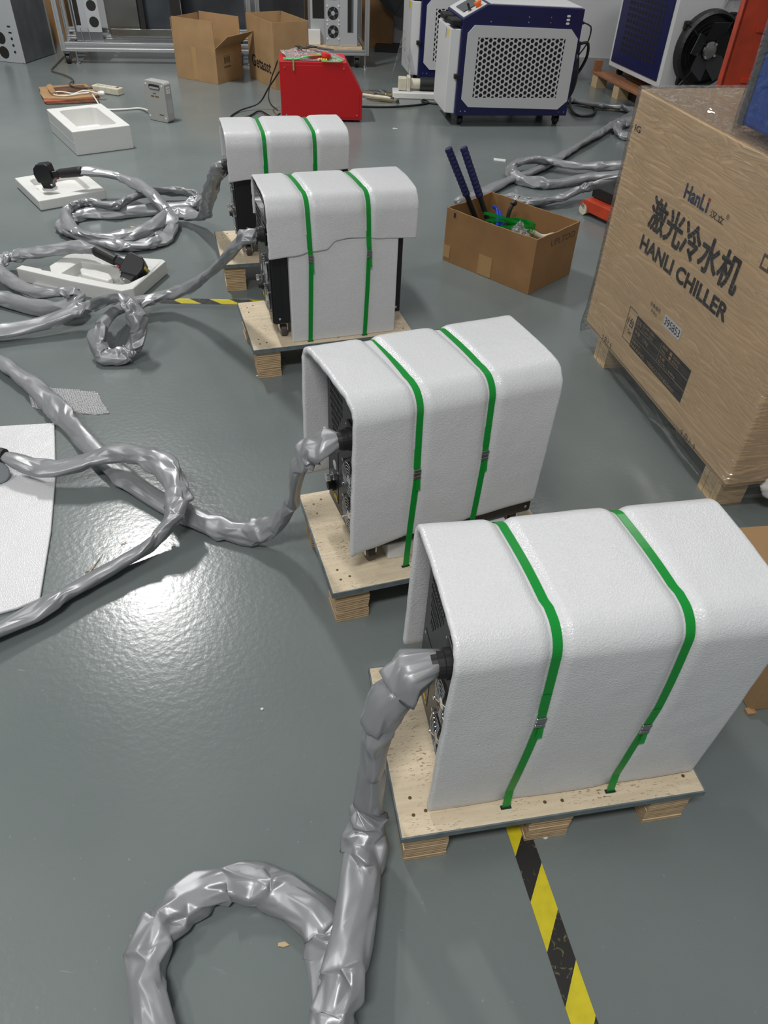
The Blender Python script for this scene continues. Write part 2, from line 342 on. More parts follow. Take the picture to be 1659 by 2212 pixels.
def pallet(i):
    x, y, t = PL[i]
    p = thing('plywood_pallet', 'small plywood pallet with stacked-ply feet under the %s wrapped machine' % POS[i], 'pallet', (x, y, 0), t, 'plywood pallets under the wrapped machines')
    MB().box(0, LX, 0, WY, .1135, DZ).build('deck', M['ply'], p, bevel=.002)
    mb = MB(); e = .0025
    mb.box(-e, LX+e, -e, 0.0005, .1115, DZ-.0008); mb.box(-e, LX+e, WY-.0005, WY+e, .1115, DZ-.0008)
    mb.box(-e, .0005, 0, WY, .1115, DZ-.0008); mb.box(LX-.0005, LX+e, 0, WY, .1115, DZ-.0008)
    mb.build('edge_band', M['band'], p)
    for k, a in enumerate((.010, .265, .520)):
        block(p, a, a+.088, .010, .092, .113, i*10+k); block(p, a, a+.088, WY-.092, WY-.010, .113, i*10+k+5)
        MB().box(a+.012, a+.076, .093, WY-.093, .012, .112).build('runner', M['redwood'], p)
    sp = [(.030, .075), (.055, .045), (.030, .040), (.29, .026), (.325, .024), (.588, .036), (.03, .34), (.055, .355), (.03, .3), (.595, .34)]
    s0 = MB().lathe((0, 0, 0), (0, 0, 1), [(-.001, .0036), (.0004, .0036), (.0005, .002)], 10).build('screw', M['screw'], p)
    s0.location = (*sp[0], DZ)
    for q in sp[1:]: share(s0, p, (*q, DZ))
    return p

def machine(i):
    x, y, t = PL[i]; extra = [0, radians(4), 0, 0][i]
    lab = ['black laser cabinet under foam with two chrome fan grilles showing, on the nearest pallet',
           'black laser cabinet with vent slots and round knob, under foam on the second nearest pallet',
           'black laser cabinet with its front left corner bare, on the second farthest pallet',
           'black laser cabinet half covered by foam on the farthest pallet'][i]
    t0 = Vector((x, y, DZ)); m = thing('laser_cabinet', lab, 'machine cabinet', t0, t+extra, 'black laser cabinets on pallets')
    z0, z1 = .190-DZ, .632-DZ
    MB().box(.09, .577, .055, .295, z0, z1).build('body', M['black'], m, bevel=.005)
    MB().box(.0865, .0905, .058, .292, z0+.006, z1-.004).build('side_panel', M['panel'], m, bevel=.001)
    MB().box(.125, .545, .0530, .0560, z0+.012, z1-.02).build('front_panel', M['black'], m, bevel=.0012)
    for (a, z) in ((.112, .212), (.112, .60), (.56, .212), (.56, .60)):
        MB().lathe((a, .0555, z-DZ), (0, -1, 0), [(0, .0045), (.0018, .0042), (.0026, .002)], 12).build('screw', M['chrome'], m)
    # vent slots in an inverted trapezium
    mb = MB(); rows = 9
    for r in range(rows):
        z = .598 - DZ - r*.0195; n = 11 - (0 if r < 5 else (r-4)*2)
        for k in range(n):
            b = .268 - (11-n)*.0022 - k*.0085
            if b < .165: break
            mb.box(.0858, .0868, b-.0011, b+.0011, z-.0062, z+.0062)
    tag(mb.build('vent_slots', M['dark'], m), kind='stuff')
    if i >= 2: MB().box(.0852, .0870, .075, .278, .565-DZ, .618-DZ).build('display_window', M['screen'], m, bevel=.001)
    # socket plate
    MB().box(.0855, .0868, .213, .278, .222-DZ, .392-DZ).build('socket_plate', M['panel'], m, bevel=.0006)
    for (b, z) in ((.272, .386), (.219, .386), (.219, .228), (.272, .228), (.15, .52), (.075, .52)):
        MB().lathe((.0866, b, z-DZ), (-1, 0, 0), [(0, .0036), (.0016, .0034), (.003, .0015)], 10).build('screw', M['chrome'], m)
    MB().lathe((.0858, .238, .335-DZ), (-1, 0, 0), [(0, .013), (.0008, .013)], 20).build('round_label', M['white'], m)
    kb = MB().lathe((.0858, .246, .293-DZ), (-1, 0, 0), [(0, .012), (.004, .012), (.004, .009), (.014, .009), (.014, .012), (.022, .011)], 18).build('knob', M['chrome'], m)
    MB().lathe((.0858, .252, .258-DZ), (-1, 0, 0), [(0, .016), (.006, .016), (.006, .011), (.016, .011)], 18).build('socket', M['rubber'], m)
    MB().box(.0848, .0858, .222, .246, .226-DZ, .240-DZ).build('warning_label', M['yellow'], m)
    # flange and cable gland
    MB().box(.080, .0866, .072, .138, .478-DZ, .543-DZ).build('gland_flange', M['black'], m, bevel=.003)
    MB().lathe((.081, .105, .510-DZ), (-1, 0, 0), [(0, .027), (.012, .027), (.013, .024), (.024, .024), (.024, .021), (.034, .020)], 24).build('cable_gland', M['rubber'], m, smooth=False)
    # fan grilles
    for z in (.383, .272):
        f = MB()
        for rr in (.012, .020, .028, .036, .0445):
            f.tube([(.0795, .113+rr*cos(q*pi/14), z-DZ+rr*sin(q*pi/14)) for q in range(28)], .0011, 6, True)
        for q in range(4):
            c, s = cos(pi/4+q*pi/2), sin(pi/4+q*pi/2)
            f.tube([(.0785, .113+.010*c, z-DZ+.010*s), (.0785, .113+.052*c, z-DZ+.052*s)], .0013, 6)
        f.lathe((.0795, .113, z-DZ), (-1, 0, 0), [(0, .012), (.001, .012)], 16)
        g = f.build('fan_grille', M['chrome'], m)
        MB().lathe((.0868, .113, z-DZ), (-1, 0, 0), [(0, .043), (.0006, .043)], 28).build('fan_opening', M['dark'], g)
        for q in range(4):
            c, s = cos(pi/4+q*pi/2), sin(pi/4+q*pi/2)
            MB().lathe((.0866, .113+.052*c, z-DZ+.052*s), (-1, 0, 0), [(0, .0028), (.008, .0028), (.008, .0042), (.011, .0040)], 10).build('screw', M['chrome'], g)
    # casters
    for (a, b) in ((.128, .088), (.540, .088), (.128, .262), (.540, .262)):
        c = MB().box(a-.022, a+.022, b-.022, b+.022, z0-.004, z0).box(a-.016, a-.0135, b-.010, b+.018, .024, z0-.003).box(a+.0135, a+.016, b-.010, b+.018, .024, z0-.003).build('caster', M['chrome'], m)
        MB().lathe((a-.011, b+.002, .0235), (1, 0, 0), [(0, .019), (.002, .0235), (.020, .0235), (.022, .019)], 20).build('wheel', M['tyre'], c)
        MB().lathe((a-.0120, b+.002, .0235), (1, 0, 0), [(0, .011), (.024, .011)], 16).build('wheel_hub', M['chrome'], c)
    return m

def lerp_tab(tab, a):
    if a <= tab[0][0]: return tab[0][1]
    for (a0, v0), (a1, v1) in zip(tab, tab[1:]):
        if a <= a1:
            u = (a-a0)/(a1-a0); u = u*u*(3-2*u); return v0+(v1-v0)*u
    return tab[-1][1]

COV = [dict(a0=.056, a1=.606, zt=.657, bf=.016, bh=.036, bb=.318, br=.336, hem=[(0, .133), (.2, .130), (.4, .132), (1, .140)], rear=.285, rf=.055, rb=.05, st=(.205, .421), th=.016),
       dict(a0=.056, a1=.565, zt=.657, bf=.016, bh=.028, bb=.318, br=.338, hem=[(0.05, .203), (.1, .216), (.2, .230), (.565, .250)], rear=.250, rf=.055, rb=.05, st=(.203, .378), th=.016),
       dict(a0=.080, a1=.612, zt=.654, bf=.012, bh=.016, bb=.312, br=.318, hem=[(.08, .452), (.16, .457), (.217, .467), (.278, .470), (.320, .500), (.36, .505), (.488, .493), (.62, .487)], rear=.506, rf=.060, rb=.05, st=(.212, .423), th=.008),
       dict(a0=.066, a1=.574, zt=.650, bf=.012, bh=.018, bb=.312, br=.318, hem=[(.06, .466), (.16, .474), (.4, .49), (.6, .50)], rear=.482, rf=.055, rb=.05, st=(.222, .428), th=.008)]

def profile(c, a):
    """outer section of a draped cover at a: list of (b, z, weight of strap pressure)"""
    P = []; zt, bf, bh, bb, br, rf, rb = (c[k] for k in ('zt', 'bf', 'bh', 'bb', 'br', 'rf', 'rb')); zh = lerp_tab(c['hem'], a)
    for k in range(20):
        u = k/20; P.append((bh+(bf-bh)*u, zh+(zt-rf-zh)*u, .25+.75*u*u))
    for k in range(12):
        t = k/12*pi/2; P.append((bf+rf-rf*cos(t), zt-rf+rf*sin(t), 1.0))
    for k in range(14):
        u = k/14; P.append((bf+rf+(bb-rb-bf-rf)*u, zt+.004*sin(pi*u), 1.0))
    for k in range(10):
        t = k/10*pi/2; P.append((bb-rb+rb*sin(t), zt-rb+rb*cos(t), 1.0))
    for k in range(15):
        u = k/14; P.append((bb+(br-bb)*u, zt-rb+(c['rear']-zt+rb)*u, 1.0-.8*u))
    return P

def surf(c, a, seed, off=0.0, wob=1.0):
    P = profile(c, a); out = []
    gr = sum(exp(-(max(0, abs(a-s)-.0098)/.0085)**1.5) for s in c['st'])
    for k, (b, z, wgt) in enumerate(P):
        p0, p1 = P[max(0, k-1)], P[min(len(P)-1, k+1)]
        tb, tz = p1[0]-p0[0], p1[1]-p0[1]; l = hypot(tb, tz) or 1; nb, nz = -tz/l, tb/l
        o = off - .0085*gr*wgt
        if wob: o += wob*(.0028*noise.noise((a*6+seed, b*6, z*5)) + .0007*noise.noise((a*22+seed, b*22, z*18)))
        out.append((b+nb*o, z+nz*o))
    return out

def slant(i, b, z):
    """sideways drift of the straps (and of the groove they press) over a cover"""
    k = (1.0, .6, .7, 0)[i]
    if b > .09: return k*(.009 - .016*min(1, (b-.09)/.23))
    if z > .60: return k*.012
    if z > .42: return k*(.012 + .009*(.60-z)/.18)
    return k*(.006 + .015*max(0, z-.13)/.29)

def cover(i):
    c = COV[i]; x, y, t = PL[i]; extra = [0, radians(4), 0, 0][i]
    mb = MB(); n = 72; outer = []; inner = []; r = random.Random(i+3)
    av = [c['a0'] + (c['a1']-c['a0'])*k/n for k in range(n+1)]
    av = [a for a in av if all(abs(a-s) > .026 for s in c['st'])] + [s+d for s in c['st'] for d in (-.024, -.018, -.0145, -.012, -.0100, -.004, .004, .0100, .012, .0145, .018, .024)]
    av.sort(); n = len(av)-1
    for k, a in enumerate(av):
        So = surf(c, a, i*5.1); Si = surf(c, a, i*5.1, -c['th'])
        ro, ri = [], []
        ed = min(k, n-k)
        for q, ((b, z), (b2, z2)) in enumerate(zip(So, Si)):
            fr = 0
            if ed == 0: fr = (.0022 if i != 1 else .0042)*noise.noise((q*1.7, k*3.1, i*9.0)) + .0016*noise.noise((q*.35, k, 4.0))
            sk = -.085*max(0, b-.02)*(c['a1']-a)/(c['a1']-c['a0']) if i == 1 else 0
            sk += slant(i, b, z)*sum(exp(-((a-q_)/.055)**2) for q_ in c['st'])
            ro.append((a+fr+sk, b, z-DZ)); ri.append((a+fr+sk, b2, z2-DZ))
        outer.append(ro); inner.append(ri)
    mb.grid(outer, True); mb.grid(inner, False)
    nv = len(outer[0]); B = (n+1)*nv
    for k in range(n):
        for j in (0, nv-1):
            q = (k*nv+j, (k+1)*nv+j, B+(k+1)*nv+j, B+k*nv+j); mb.f.append(q if j == 0 else q[::-1])
    for j in range(nv-1):
        for k in (0, n):
            q = (k*nv+j, k*nv+j+1, B+k*nv+j+1, B+k*nv+j); mb.f.append(q[::-1] if k == 0 else q)
    lab = ['thick white foam sheet draped over the nearest machine, reaching down to its pallet',
           'thick white foam sheet with a frayed left edge over the second nearest machine',
           'short white foam hood with a wavy hem over the second farthest machine',
           'short white foam hood over the farthest machine, in front of the red box'][i]
    o = mb.build('foam_cover', M['foam'], None, smooth=True, recalc=True, sub=1)
    o.location = (x, y, DZ); o.rotation_euler = (0, 0, t+extra)
    tag(o, lab, 'foam sheet', 'white foam sheets draped over the machines')
    # straps
    for s_i, a in enumerate(c['st']):
        S = surf(c, a, i*5.1, .0016, 1.0)
        hem = lerp_tab(c['hem'], a)
        front = [(b, z) for b, z in S]
        bs = .0185 if i >= 2 else .028
        path = [(bs, DZ-.010), (bs, DZ+.002)]
        if i >= 2: path += [(.0175, .30), (.0125, hem-.03)]
        path += front[2:]; path += [(.352, DZ+.002), (.352, DZ-.01)]
        w = .0078; sl = (lambda A_: (lambda b, z: A_ + slant(i, b, z)))(a); P = [[(sl(b, z)-w, b, z-DZ) for b, z in path], [(sl(b, z)+w, b, z-DZ) for b, z in path]]
        # inner face for thickness
        side = 'left' if s_i == 0 else 'right'
        st = MB().grid(P, True).build('packing_strap', M['strap'], None, recalc=False)
        so = st.modifiers.new('thick', 'SOLIDIFY'); so.thickness = .0008; so.offset = 0
        st.location = (x, y, DZ); st.rotation_euler = (0, 0, t+extra)
        tag(st, '%s green plastic strap with steel seal around the %s foam-covered machine' % (side, POS[i].replace(' of the four', '')), 'strap', 'green packing straps')
        zb = [.425, .435, .447, .447][i] - (.075 if (i == 0 and s_i) else 0) + (.012 if i == 1 and s_i else 0)
        pts = sorted(path, key=lambda q: abs(q[1]-zb) + (10 if q[0] > .15 else 0)); bb = pts[0][0] - .0018
        a0_ = a; a = sl(bb, zb); bu = MB()
        for k in range(3): bu.box(a-w-.0014, a+w+.0014, bb-.0022+(.0009 if k == 1 else 0), bb+.0016, zb-DZ-.014+k*.0095, zb-DZ-.0055+k*.0095)
        bu.build('seal', M['steel'], st, bevel=.0012)
        ov = [q for q in path if zb+.012 < q[1] < zb+.085 and q[0] < .15]
        if len(ov) > 1:
            MB().grid([[(a0_+slant(i, b, z)-w-.002, b-.0014, z-DZ) for b, z in ov], [(a0_+slant(i, b, z)+w-.001, b-.0014, z-DZ) for b, z in ov]], True).build('strap_overlap', M['strap'], st)
        MB().grid([[(a-.001, bb-.0008, zb-DZ-.050), (a-.001, bb, zb-DZ-.012)], [(a+w+.003, bb-.0012, zb-DZ-.050), (a+w+.001, bb, zb-DZ-.012)]], True).build('strap_tail', M['strap'], st)
        # slot it passes through, a hole lined dark in the deck
    return o

pal = []
for i in range(4):
    p = pallet(i); pal.append(p); machine(i); cover(i)
    ex = [0, radians(4), 0, 0][i]
    for a in COV[i]['st']:
        for b in (.0185 if i >= 2 else .028, .352):
            q = Matrix.Rotation(ex, 3, 'Z') @ Vector((a + slant(i, b, DZ), b, 0))
            s = MB().box(-.012, .012, -.0055, .0055, -.0055, .0004).build('strap_slot', M['dark'], p, bevel=.002)
            s.location = (q.x, q.y, DZ); s.rotation_euler = (0, 0, ex)

def placed(mb, name, m, i, z, label, cat, group=None, **kw):
    o = mb.build(name, m, None, **kw); x, y, t = PL[i]; o.location = (x, y, z); o.rotation_euler = (0, 0, t); return tag(o, label, cat, group)
placed(MB().box(.150, .547, .022, .051, 0, .375), 'foam_board', M['foam'], 2, DZ, 'flat white foam board strapped against the front of the second farthest machine', 'foam board', bevel=.004)
placed(MB().box(.170, .540, .024, .051, 0, .375), 'foam_board', M['foam'], 3, DZ, 'flat white foam board behind the straps of the farthest machine', 'foam board', bevel=.004)
placed(MB().box(.165, .50, .075, .30, 0, .055), 'foam_block', M['foam'], 1, DZ, 'low white foam block under the second nearest machine', 'foam block', bevel=.004)

# ------------------------------------------------------------------ silver sleeved hoses
def hose(name, pts, label, seed, ra=.031, rb=.0205, world_start=None, floor=.002, seam=True, group='silver sleeved hoses', crumple=1.0):
    P0 = [Vector(p) if len(p) == 3 and isinstance(p, Vector) else G(*p) for p in pts]
    P = spline(P0, .008); T = tangents(P); r = random.Random(seed)
    # arc length and curvature
    S = [0]
    for a, b in zip(P, P[1:]): S.append(S[-1] + (b-a).length)
    rings = []; cen = []; kk = []; k = 0; s = 0; tw = r.uniform(-.3, .3); N = 12; last_u = None
    last = False
    while not last:
        if s >= S[-1]-.004: s = S[-1]-1e-4; last = True
        while k < len(S)-2 and S[k+1] < s: k += 1
        f = (s-S[k])/max(1e-6, S[k+1]-S[k]); c = P[k].lerp(P[k+1], f); t = T[k].lerp(T[k+1], f).normalized()
        k2 = min(len(T)-1, k+5); curv = (T[k2]-T[max(0, k-5)]).length
        u = t.cross(Vector((0, 0, 1)))
        if u.length < .35 and last_u is not None: u = last_u - t*last_u.dot(t)
        u.normalize()
        if last_u is not None and u.dot(last_u) < 0: u = -u
        last_u = u; v = u.cross(t).normalized()
        tw += r.uniform(-.35, .35); tw *= .93
        kink = max(min(1, curv*1.3), min(.75, max(0, 1.9*noise.noise((s*5.5, seed*7.7, 0))-.15)))
        ea = ra*(1.04+r.uniform(-.08, .10+.10*kink)); eb = rb*(1.08+r.uniform(-.12, .12)+.3*kink)
        A2 = r.uniform(0, .06+.1*kink)*crumple; A3 = r.uniform(.03, .08+.22*kink)*crumple; f2 = r.uniform(0, 6.28); f3 = r.uniform(0, 6.28)
        sl = Vector((r.uniform(-.35, .35), r.uniform(-.2, .2)))
        end = min(1.0, (S[-1]-s)/.05 + .62, s/.06 + .55); ring = []
        for q in range(N):
            th = 2*pi*q/N + r.uniform(-.07, .07)
            j = .03+.15*kink; rr = 1 + A2*cos(2*th+f2) + A3*cos(3*th+f3) + r.uniform(-j, j)*crumple
            a_, b_ = ea*end*rr*cos(th), eb*(.55+.45*end)*rr*sin(th)
            a2, b2 = a_*cos(tw)-b_*sin(tw), a_*sin(tw)+b_*cos(tw)
            p = c + u*a2 + v*b2 + t*(sl.x*a_ + sl.y*b_*2 + r.uniform(-.004, .004))
            if p.z < floor: p.z = floor + (p.z-floor)*.02
            ring.append(p)
        rings.append(ring); cen.append(c); kk.append(kink)
        s += r.uniform(.026, .085) * (1 - .66*kink)
    mb = MB(); mb.rings(rings, caps=True)
    fs = []
    for f in mb.f:
        if len(f) == 4:
            a, b, c, d = f; fs += [(a, b, c), (a, c, d)] if r.random() < .5 else [(a, b, d), (b, c, d)]
        else: fs.append(f)
    mb.f = fs
    o = mb.build(name, M['hose'], None, smooth=True, sub=2)
    me = o.data; at = me.attributes.new('crease_edge', 'FLOAT', 'EDGE')
    at.data.foreach_set('value', [(r.uniform(.75, 1.0) if r.random() < .25+.75*max(kk[min(len(kk)-1, e.vertices[0]//N)], kk[min(len(kk)-1, e.vertices[1]//N)]) else .12) for e in me.edges])
    tag(o, label, 'hose', group)
    if seam:
        Q = []
        for ring, c in zip(rings, cen):
            p = ring[2]; Q.append(p + (p-c).normalized()*-.0018)
        Q = spline(Q, .008)
        if len(Q) > 4:
            sm = MB().tube(Q, .0024, 6).build('seam', M['hoseseam'], o)
            sw = sm.modifiers.new('lie_on', 'SHRINKWRAP'); sw.target = o; sw.wrap_method = 'NEAREST_SURFACEPOINT'; sw.wrap_mode = 'OUTSIDE_SURFACE'; sw.offset = .0012
    return o

def mpt(i, a, b, z):
    x, y, t = PL[i]; t += [0, radians(4), 0, 0][i]
    return Vector((x+a*cos(t)-b*sin(t), y+a*sin(t)+b*cos(t), z))

hose('sleeved_hose', [mpt(0, .062, .105, .51), mpt(0, .02, .105, .505), (865, 1480, .47), (825, 1540, .40), (808, 1620, .29), (800, 1720, .15), (790, 1800, .075), (783, 1880, .055), (772, 1960, .06), (752, 2060, .075), (733, 2140, .085), (712, 2225, .07),
    (670, 2330, .035), (560, 2385, .03), (430, 2350, .028), (345, 2260, .026), (322, 2180, .026), (316, 2100, .026), (335, 2020, .026), (378, 1968, .026), (437, 1928, .026), (510, 1908, .026), (580, 1918, .026), (646, 1956, .026), (692, 1995, .026), (710, 2060, .024), (702, 2140, .022), (720, 2215, .022), (780, 2320, .024)],
    'silver sleeved hose hanging from the nearest machine and looping across the foreground floor', 1, .036, .023)
hose('sleeved_hose', [mpt(1, .062, .105, .51), mpt(1, .03, .105, .505), (690, 962, .50), (655, 990, .45), (640, 1035, .35), (628, 1085, .22), (600, 1128, .10), (545, 1150, .04), (470, 1138, .028), (400, 1108, .026), (330, 1072, .026), (260, 1022, .026), (195, 965, .026), (135, 900, .027), (85, 845, .028), (35, 805, .028), (-20, 770, .028), (-100, 760, .028), (-220, 850, .028), (-300, 1050, .028), (-260, 1300, .028), (-140, 1420, .028),
    (-20, 1370, .030), (60, 1330, .030), (150, 1278, .030), (250, 1222, .034), (330, 1172, .05), (372, 1120, .085), (383, 1070, .11), (366, 1018, .12), (320, 988, .12), (255, 978, .10), (190, 994, .08), (130, 1014, .062), (70, 1008, .06), (28, 990, .065), (6, 984, .066)],
    'silver sleeved hose from the second nearest machine crossing itself on the open floor', 2, .034, .0165)
hose('sleeved_hose', [mpt(2, .062, .105, .51), mpt(2, .03, .105, .505), (520, 520, .47), (495, 550, .38), (455, 588, .26), (405, 622, .13), (350, 641, .07), (295, 656, .06), (250, 672, .09), (218, 706, .10), (210, 741, .06), (228, 768, .03), (258, 770, .03), (286, 752, .05), (300, 715, .11), (291, 674, .17), (270, 647, .19), (250, 641, .18), (222, 649, .14), (195, 664, .09), (165, 670, .08), (120, 690, .06), (50, 708, .045), (-30, 718, .04), (-110, 700, .03), (-110, 660, .03), (-20, 640, .03), (60, 660, .03), (125, 668, .04), (168, 650, .07), (150, 632, .075), (95, 634, .06), (42, 618, .055), (8, 592, .055), (-8, 570, .06), (22, 553, .07), (63, 548, .085), (114, 541, .10), (155, 533, .115), (206, 540, .125)],
    'silver sleeved hose from the second farthest machine, with a small upright loop on the left', 3, .033, .0165)
hose('sleeved_hose', [mpt(3, .062, .105, .51), mpt(3, .04, .105, .50), (470, 372, .47), (457, 405, .38), (447, 440, .24), (441, 466, .11), (415, 466, .055), (376, 461, .05), (333, 486, .05), (289, 506, .045), (231, 513, .042), (174, 505, .042), (146, 481, .045), (145, 452, .055), (188, 437, .065), (246, 445, .065), (275, 432, .065), (318, 415, .065), (375, 413, .055), (420, 420, .05), (430, 437, .04), (376, 448, .03), (318, 455, .025), (260, 461, .025), (190, 462, .025), (142, 475, .025), (136, 492, .025), (162, 508, .025), (217, 524, .025), (289, 531, .025), (347, 518, .028), (372, 488, .03), (362, 458, .06), (340, 432, .10), (318, 412, .115), (300, 399, .115), (260, 383, .12), (217, 372, .14), (172, 369, .152)],
    'silver sleeved hose from the farthest machine, coiled flat behind the other hoses', 4, .033, .0165)
hose('sleeved_hose', [(1238, 216, .03), (1295, 228, .03), (1346, 233, .03), (1374, 243, .03), (1345, 258, .035), (1310, 278, .03), (1277, 298, .028), (1201, 343, .024), (1156, 368, .024), (1093, 392, .024), (1036, 419, .024), (985, 440, .024)],
    'long straight silver sleeved hose running diagonally behind the tool carton', 5, .034, .018)
hose('sleeved_hose', [(1440, 345, .06), (1346, 357, .06), (1277, 359, .05), (1231, 358, .05), (1195, 349, .06), (1156, 345, .065), (1120, 351, .06), (1103, 368, .045), (1126, 388, .03), (1171, 398, .025), (1216, 394, .025), (1262, 384, .03), (1340, 376, .04), (1430, 360, .04)],
    'silver sleeved hose making a flat loop near the wrapped carton', 6, .034, .018)
hose('sleeved_hose', [(1050, 436, .024), (1105, 428, .026), (1156, 437, .03), (1201, 430, .04), (1262, 407, .07), (1340, 386, .16), (1430, 360, .2)],
    'silver sleeved hose resting on the black fork beside the wrapped carton', 7, .034, .018)
hose('sleeved_hose', [(1450, 252, .05), (1380, 258, .05), (1345, 266, .035), (1333, 278, .03), (1345, 291, .028), (1375, 298, .028), (1450, 300, .028)],
    'short bend of silver sleeved hose at the far corner of the wrapped carton', 8, .034, .018)

# ------------------------------------------------------------------ big wrapped carton on its pallet
CA = Vector((.7889, 2.8046, 0)); CRZ = atan2(-1.04375, .24446); CL, CW, CZ, CH = 1.072, .57, .105, .845
def text(parent, s, u0, u1, v0, v1, m, name='lettering', y=-.0012, bold=.0, plane='xz', label=None, fat=0.0):
    cu = bpy.data.curves.new('t', 'FONT'); cu.body = s; cu.size = 1; cu.offset = bold; cu.resolution_u = 3
    ob = bpy.data.objects.new('t', cu); col.objects.link(ob); dg = bpy.context.evaluated_depsgraph_get(); dg.update()
    me = bpy.data.meshes.new_from_object(ob.evaluated_get(dg)); bpy.data.objects.remove(ob)
    xs = [v.co.x for v in me.vertices]; ys = [v.co.y for v in me.vertices]
    if not xs: return None
    x0, x1, y0, y1 = min(xs), max(xs), min(ys), max(ys)
    for v in me.vertices:
        a = u0 + (v.co.x-x0)/(x1-x0)*(u1-u0); b = v0 + (v.co.y-y0)/max(1e-6, y1-y0)*(v1-v0)
        v.co = (a, y, b) if plane == 'xz' else ((a, b, y) if plane == 'xy' else (y, a, b))
    if fat:
        bm = bmesh.new(); bm.from_mesh(me)
        for k in range(1, 7):
            g = bmesh.ops.duplicate(bm, geom=[f for f in bm.faces][:len(me.polygons)])['geom']
            a = k*pi/3; d = Vector((fat*cos(a), -.00003*k, fat*sin(a)))
            bmesh.ops.translate(bm, verts=[e for e in g if isinstance(e, bmesh.types.BMVert)], vec=d)
        bm.to_mesh(me); bm.free()
    me.materials.clear(); me.materials.append(m); me.name = name
    o = bpy.data.objects.new(name, me); col.objects.link(o); o.parent = parent
    if label: o['label'] = label
    return o

ck = thing('wrapped_carton', 'large film-wrapped brown carton with black Chinese lettering on the right', 'carton', (*CA[:2], 0), CRZ)
MB().box(0, CL, 0, CW, CZ, CZ+CH).build('box', M['cartonlt'], ck, bevel=.006)
V = lambda v: CZ - .015 + v
text(ck, '激光冷水机', .262, .800, V(.500), V(.602), M['ink'], fat=.0032)
text(ck, 'HANLI CHILLER', .252, .802, V(.420), V(.467), M['ink'], fat=.0027)
text(ck, 'HanL', .420, .540, V(.648), V(.690), M['inkblue'], fat=.0018)
text(ck, 'ı', .548, .558, V(.648), V(.678), M['inkblue'], bold=.02)
MB().box(.547, .559, -.0014, -.0004, V(.680), V(.690)).build('logo_dot', M['inkred'], ck)
text(ck, '汉立', .575, .650, V(.647), V(.668), M['ink'], bold=.01)
text(ck, '®', .655, .668, V(.668), V(.682), M['ink'])
text(ck, 'IG', .022, .064, V(.737), V(.757), M['ink'], bold=.01)
text(ck, '设备编号', .411, .483, V(.286), V(.302), M['inkbrown'])
text(ck, 'No. :', .430, .490, V(.268), V(.280), M['inkbrown'])
MB().box(.515, .628, -.0016, -.0006, V(.264), V(.303)).build('number_sticker', M['white'], ck)
text(ck, '395853', .522, .622, V(.271), V(.297), M['ink'], y=-.0022)
# printed table
for q in ((.295, .3555, .222, .2235), (.295, .3555, .102, .1035), (.295, .2965, .102, .2235)):
    MB().box(q[0], q[1], -.0013, -.0005, V(q[2]), V(q[3])).build('print_line', M['ink'], ck)
text(ck, '1台', .305, .348, V(.158), V(.192), M['ink'], bold=.01); text(ck, '1 Set', .305, .348, V(.132), V(.148), M['ink'])
MB().box(.358, .738, -.0013, -.0005, V(.098), V(.218)).build('printed_table', M['ink'], ck)
for z in (.180, .140): MB().box(.358, .738, -.0020, -.0013, V(z), V(z+.0012)).build('table_rule', M['kraftink'], ck)
MB().box(.545, .5462, -.0020, -.0013, V(.140), V(.218)).build('table_rule', M['kraftink'], ck)
for s, u0, u1, v0, v1 in (('型号', .366, .400, .190, .210), ('□ HW-1500', .412, .490, .202, .213), ('□ HW-2000', .412, .490, .186, .197), ('频率', .556, .592, .200, .213), ('FRQ. :', .556, .592, .185, .194), ('■ 50Hz', .606, .672, .201, .212), ('■ 60Hz', .606, .672, .186, .197),
                          ('净重 : 52kg', .366, .470, .154, .172), ('N.W.', .366, .39, .145, .151), ('毛重', .556, .592, .162, .174), ('G.W. : 64kg', .556, .672, .144, .157), ('包装尺寸', .366, .430, .122, .134), ('PACKING : 1050X570X855mm', .366, .690, .104, .117)):
    text(ck, s, u0, u1, V(v0), V(v1), M['kraftink'], name='table_text', y=-.0022)
text(ck, '↑ 向上 ↑', .155, .24, V(.012), V(.045), M['ink']); text(ck, '↑ 向上 ↑', .79, .885, V(.005), V(.035), M['ink'])
MB().box(.86, .90, -.0012, -.0004, V(.612), V(.652)).build('print_mark', M['inkbrown'], ck)
MB().box(.868, .892, -.0016, -.0010, V(.620), V(.644)).build('print_mark_field', M['cartonlt'], ck)
# pallet under it
pk = thing('wooden_pallet', 'pale wooden pallet with block feet under the large wrapped carton', 'pallet', (*CA[:2], 0), CRZ)
MB().box(.01, CL-.01, .01, CW-.01, CZ-.015, CZ-.0005).build('deck', M['plyend'], pk)
for u in (.105, .49, .945):
    for b in ((.012, .24, CW-.115) if u != .49 else (.24, CW-.115)):
        mb = MB()
        for k in range(7): mb.box(u+k*.014, u+k*.014+.0135, b+random.Random(k).uniform(0, .002), b+.10, 0, CZ-.0155)
        mb.build('block', M['plyend'], pk)
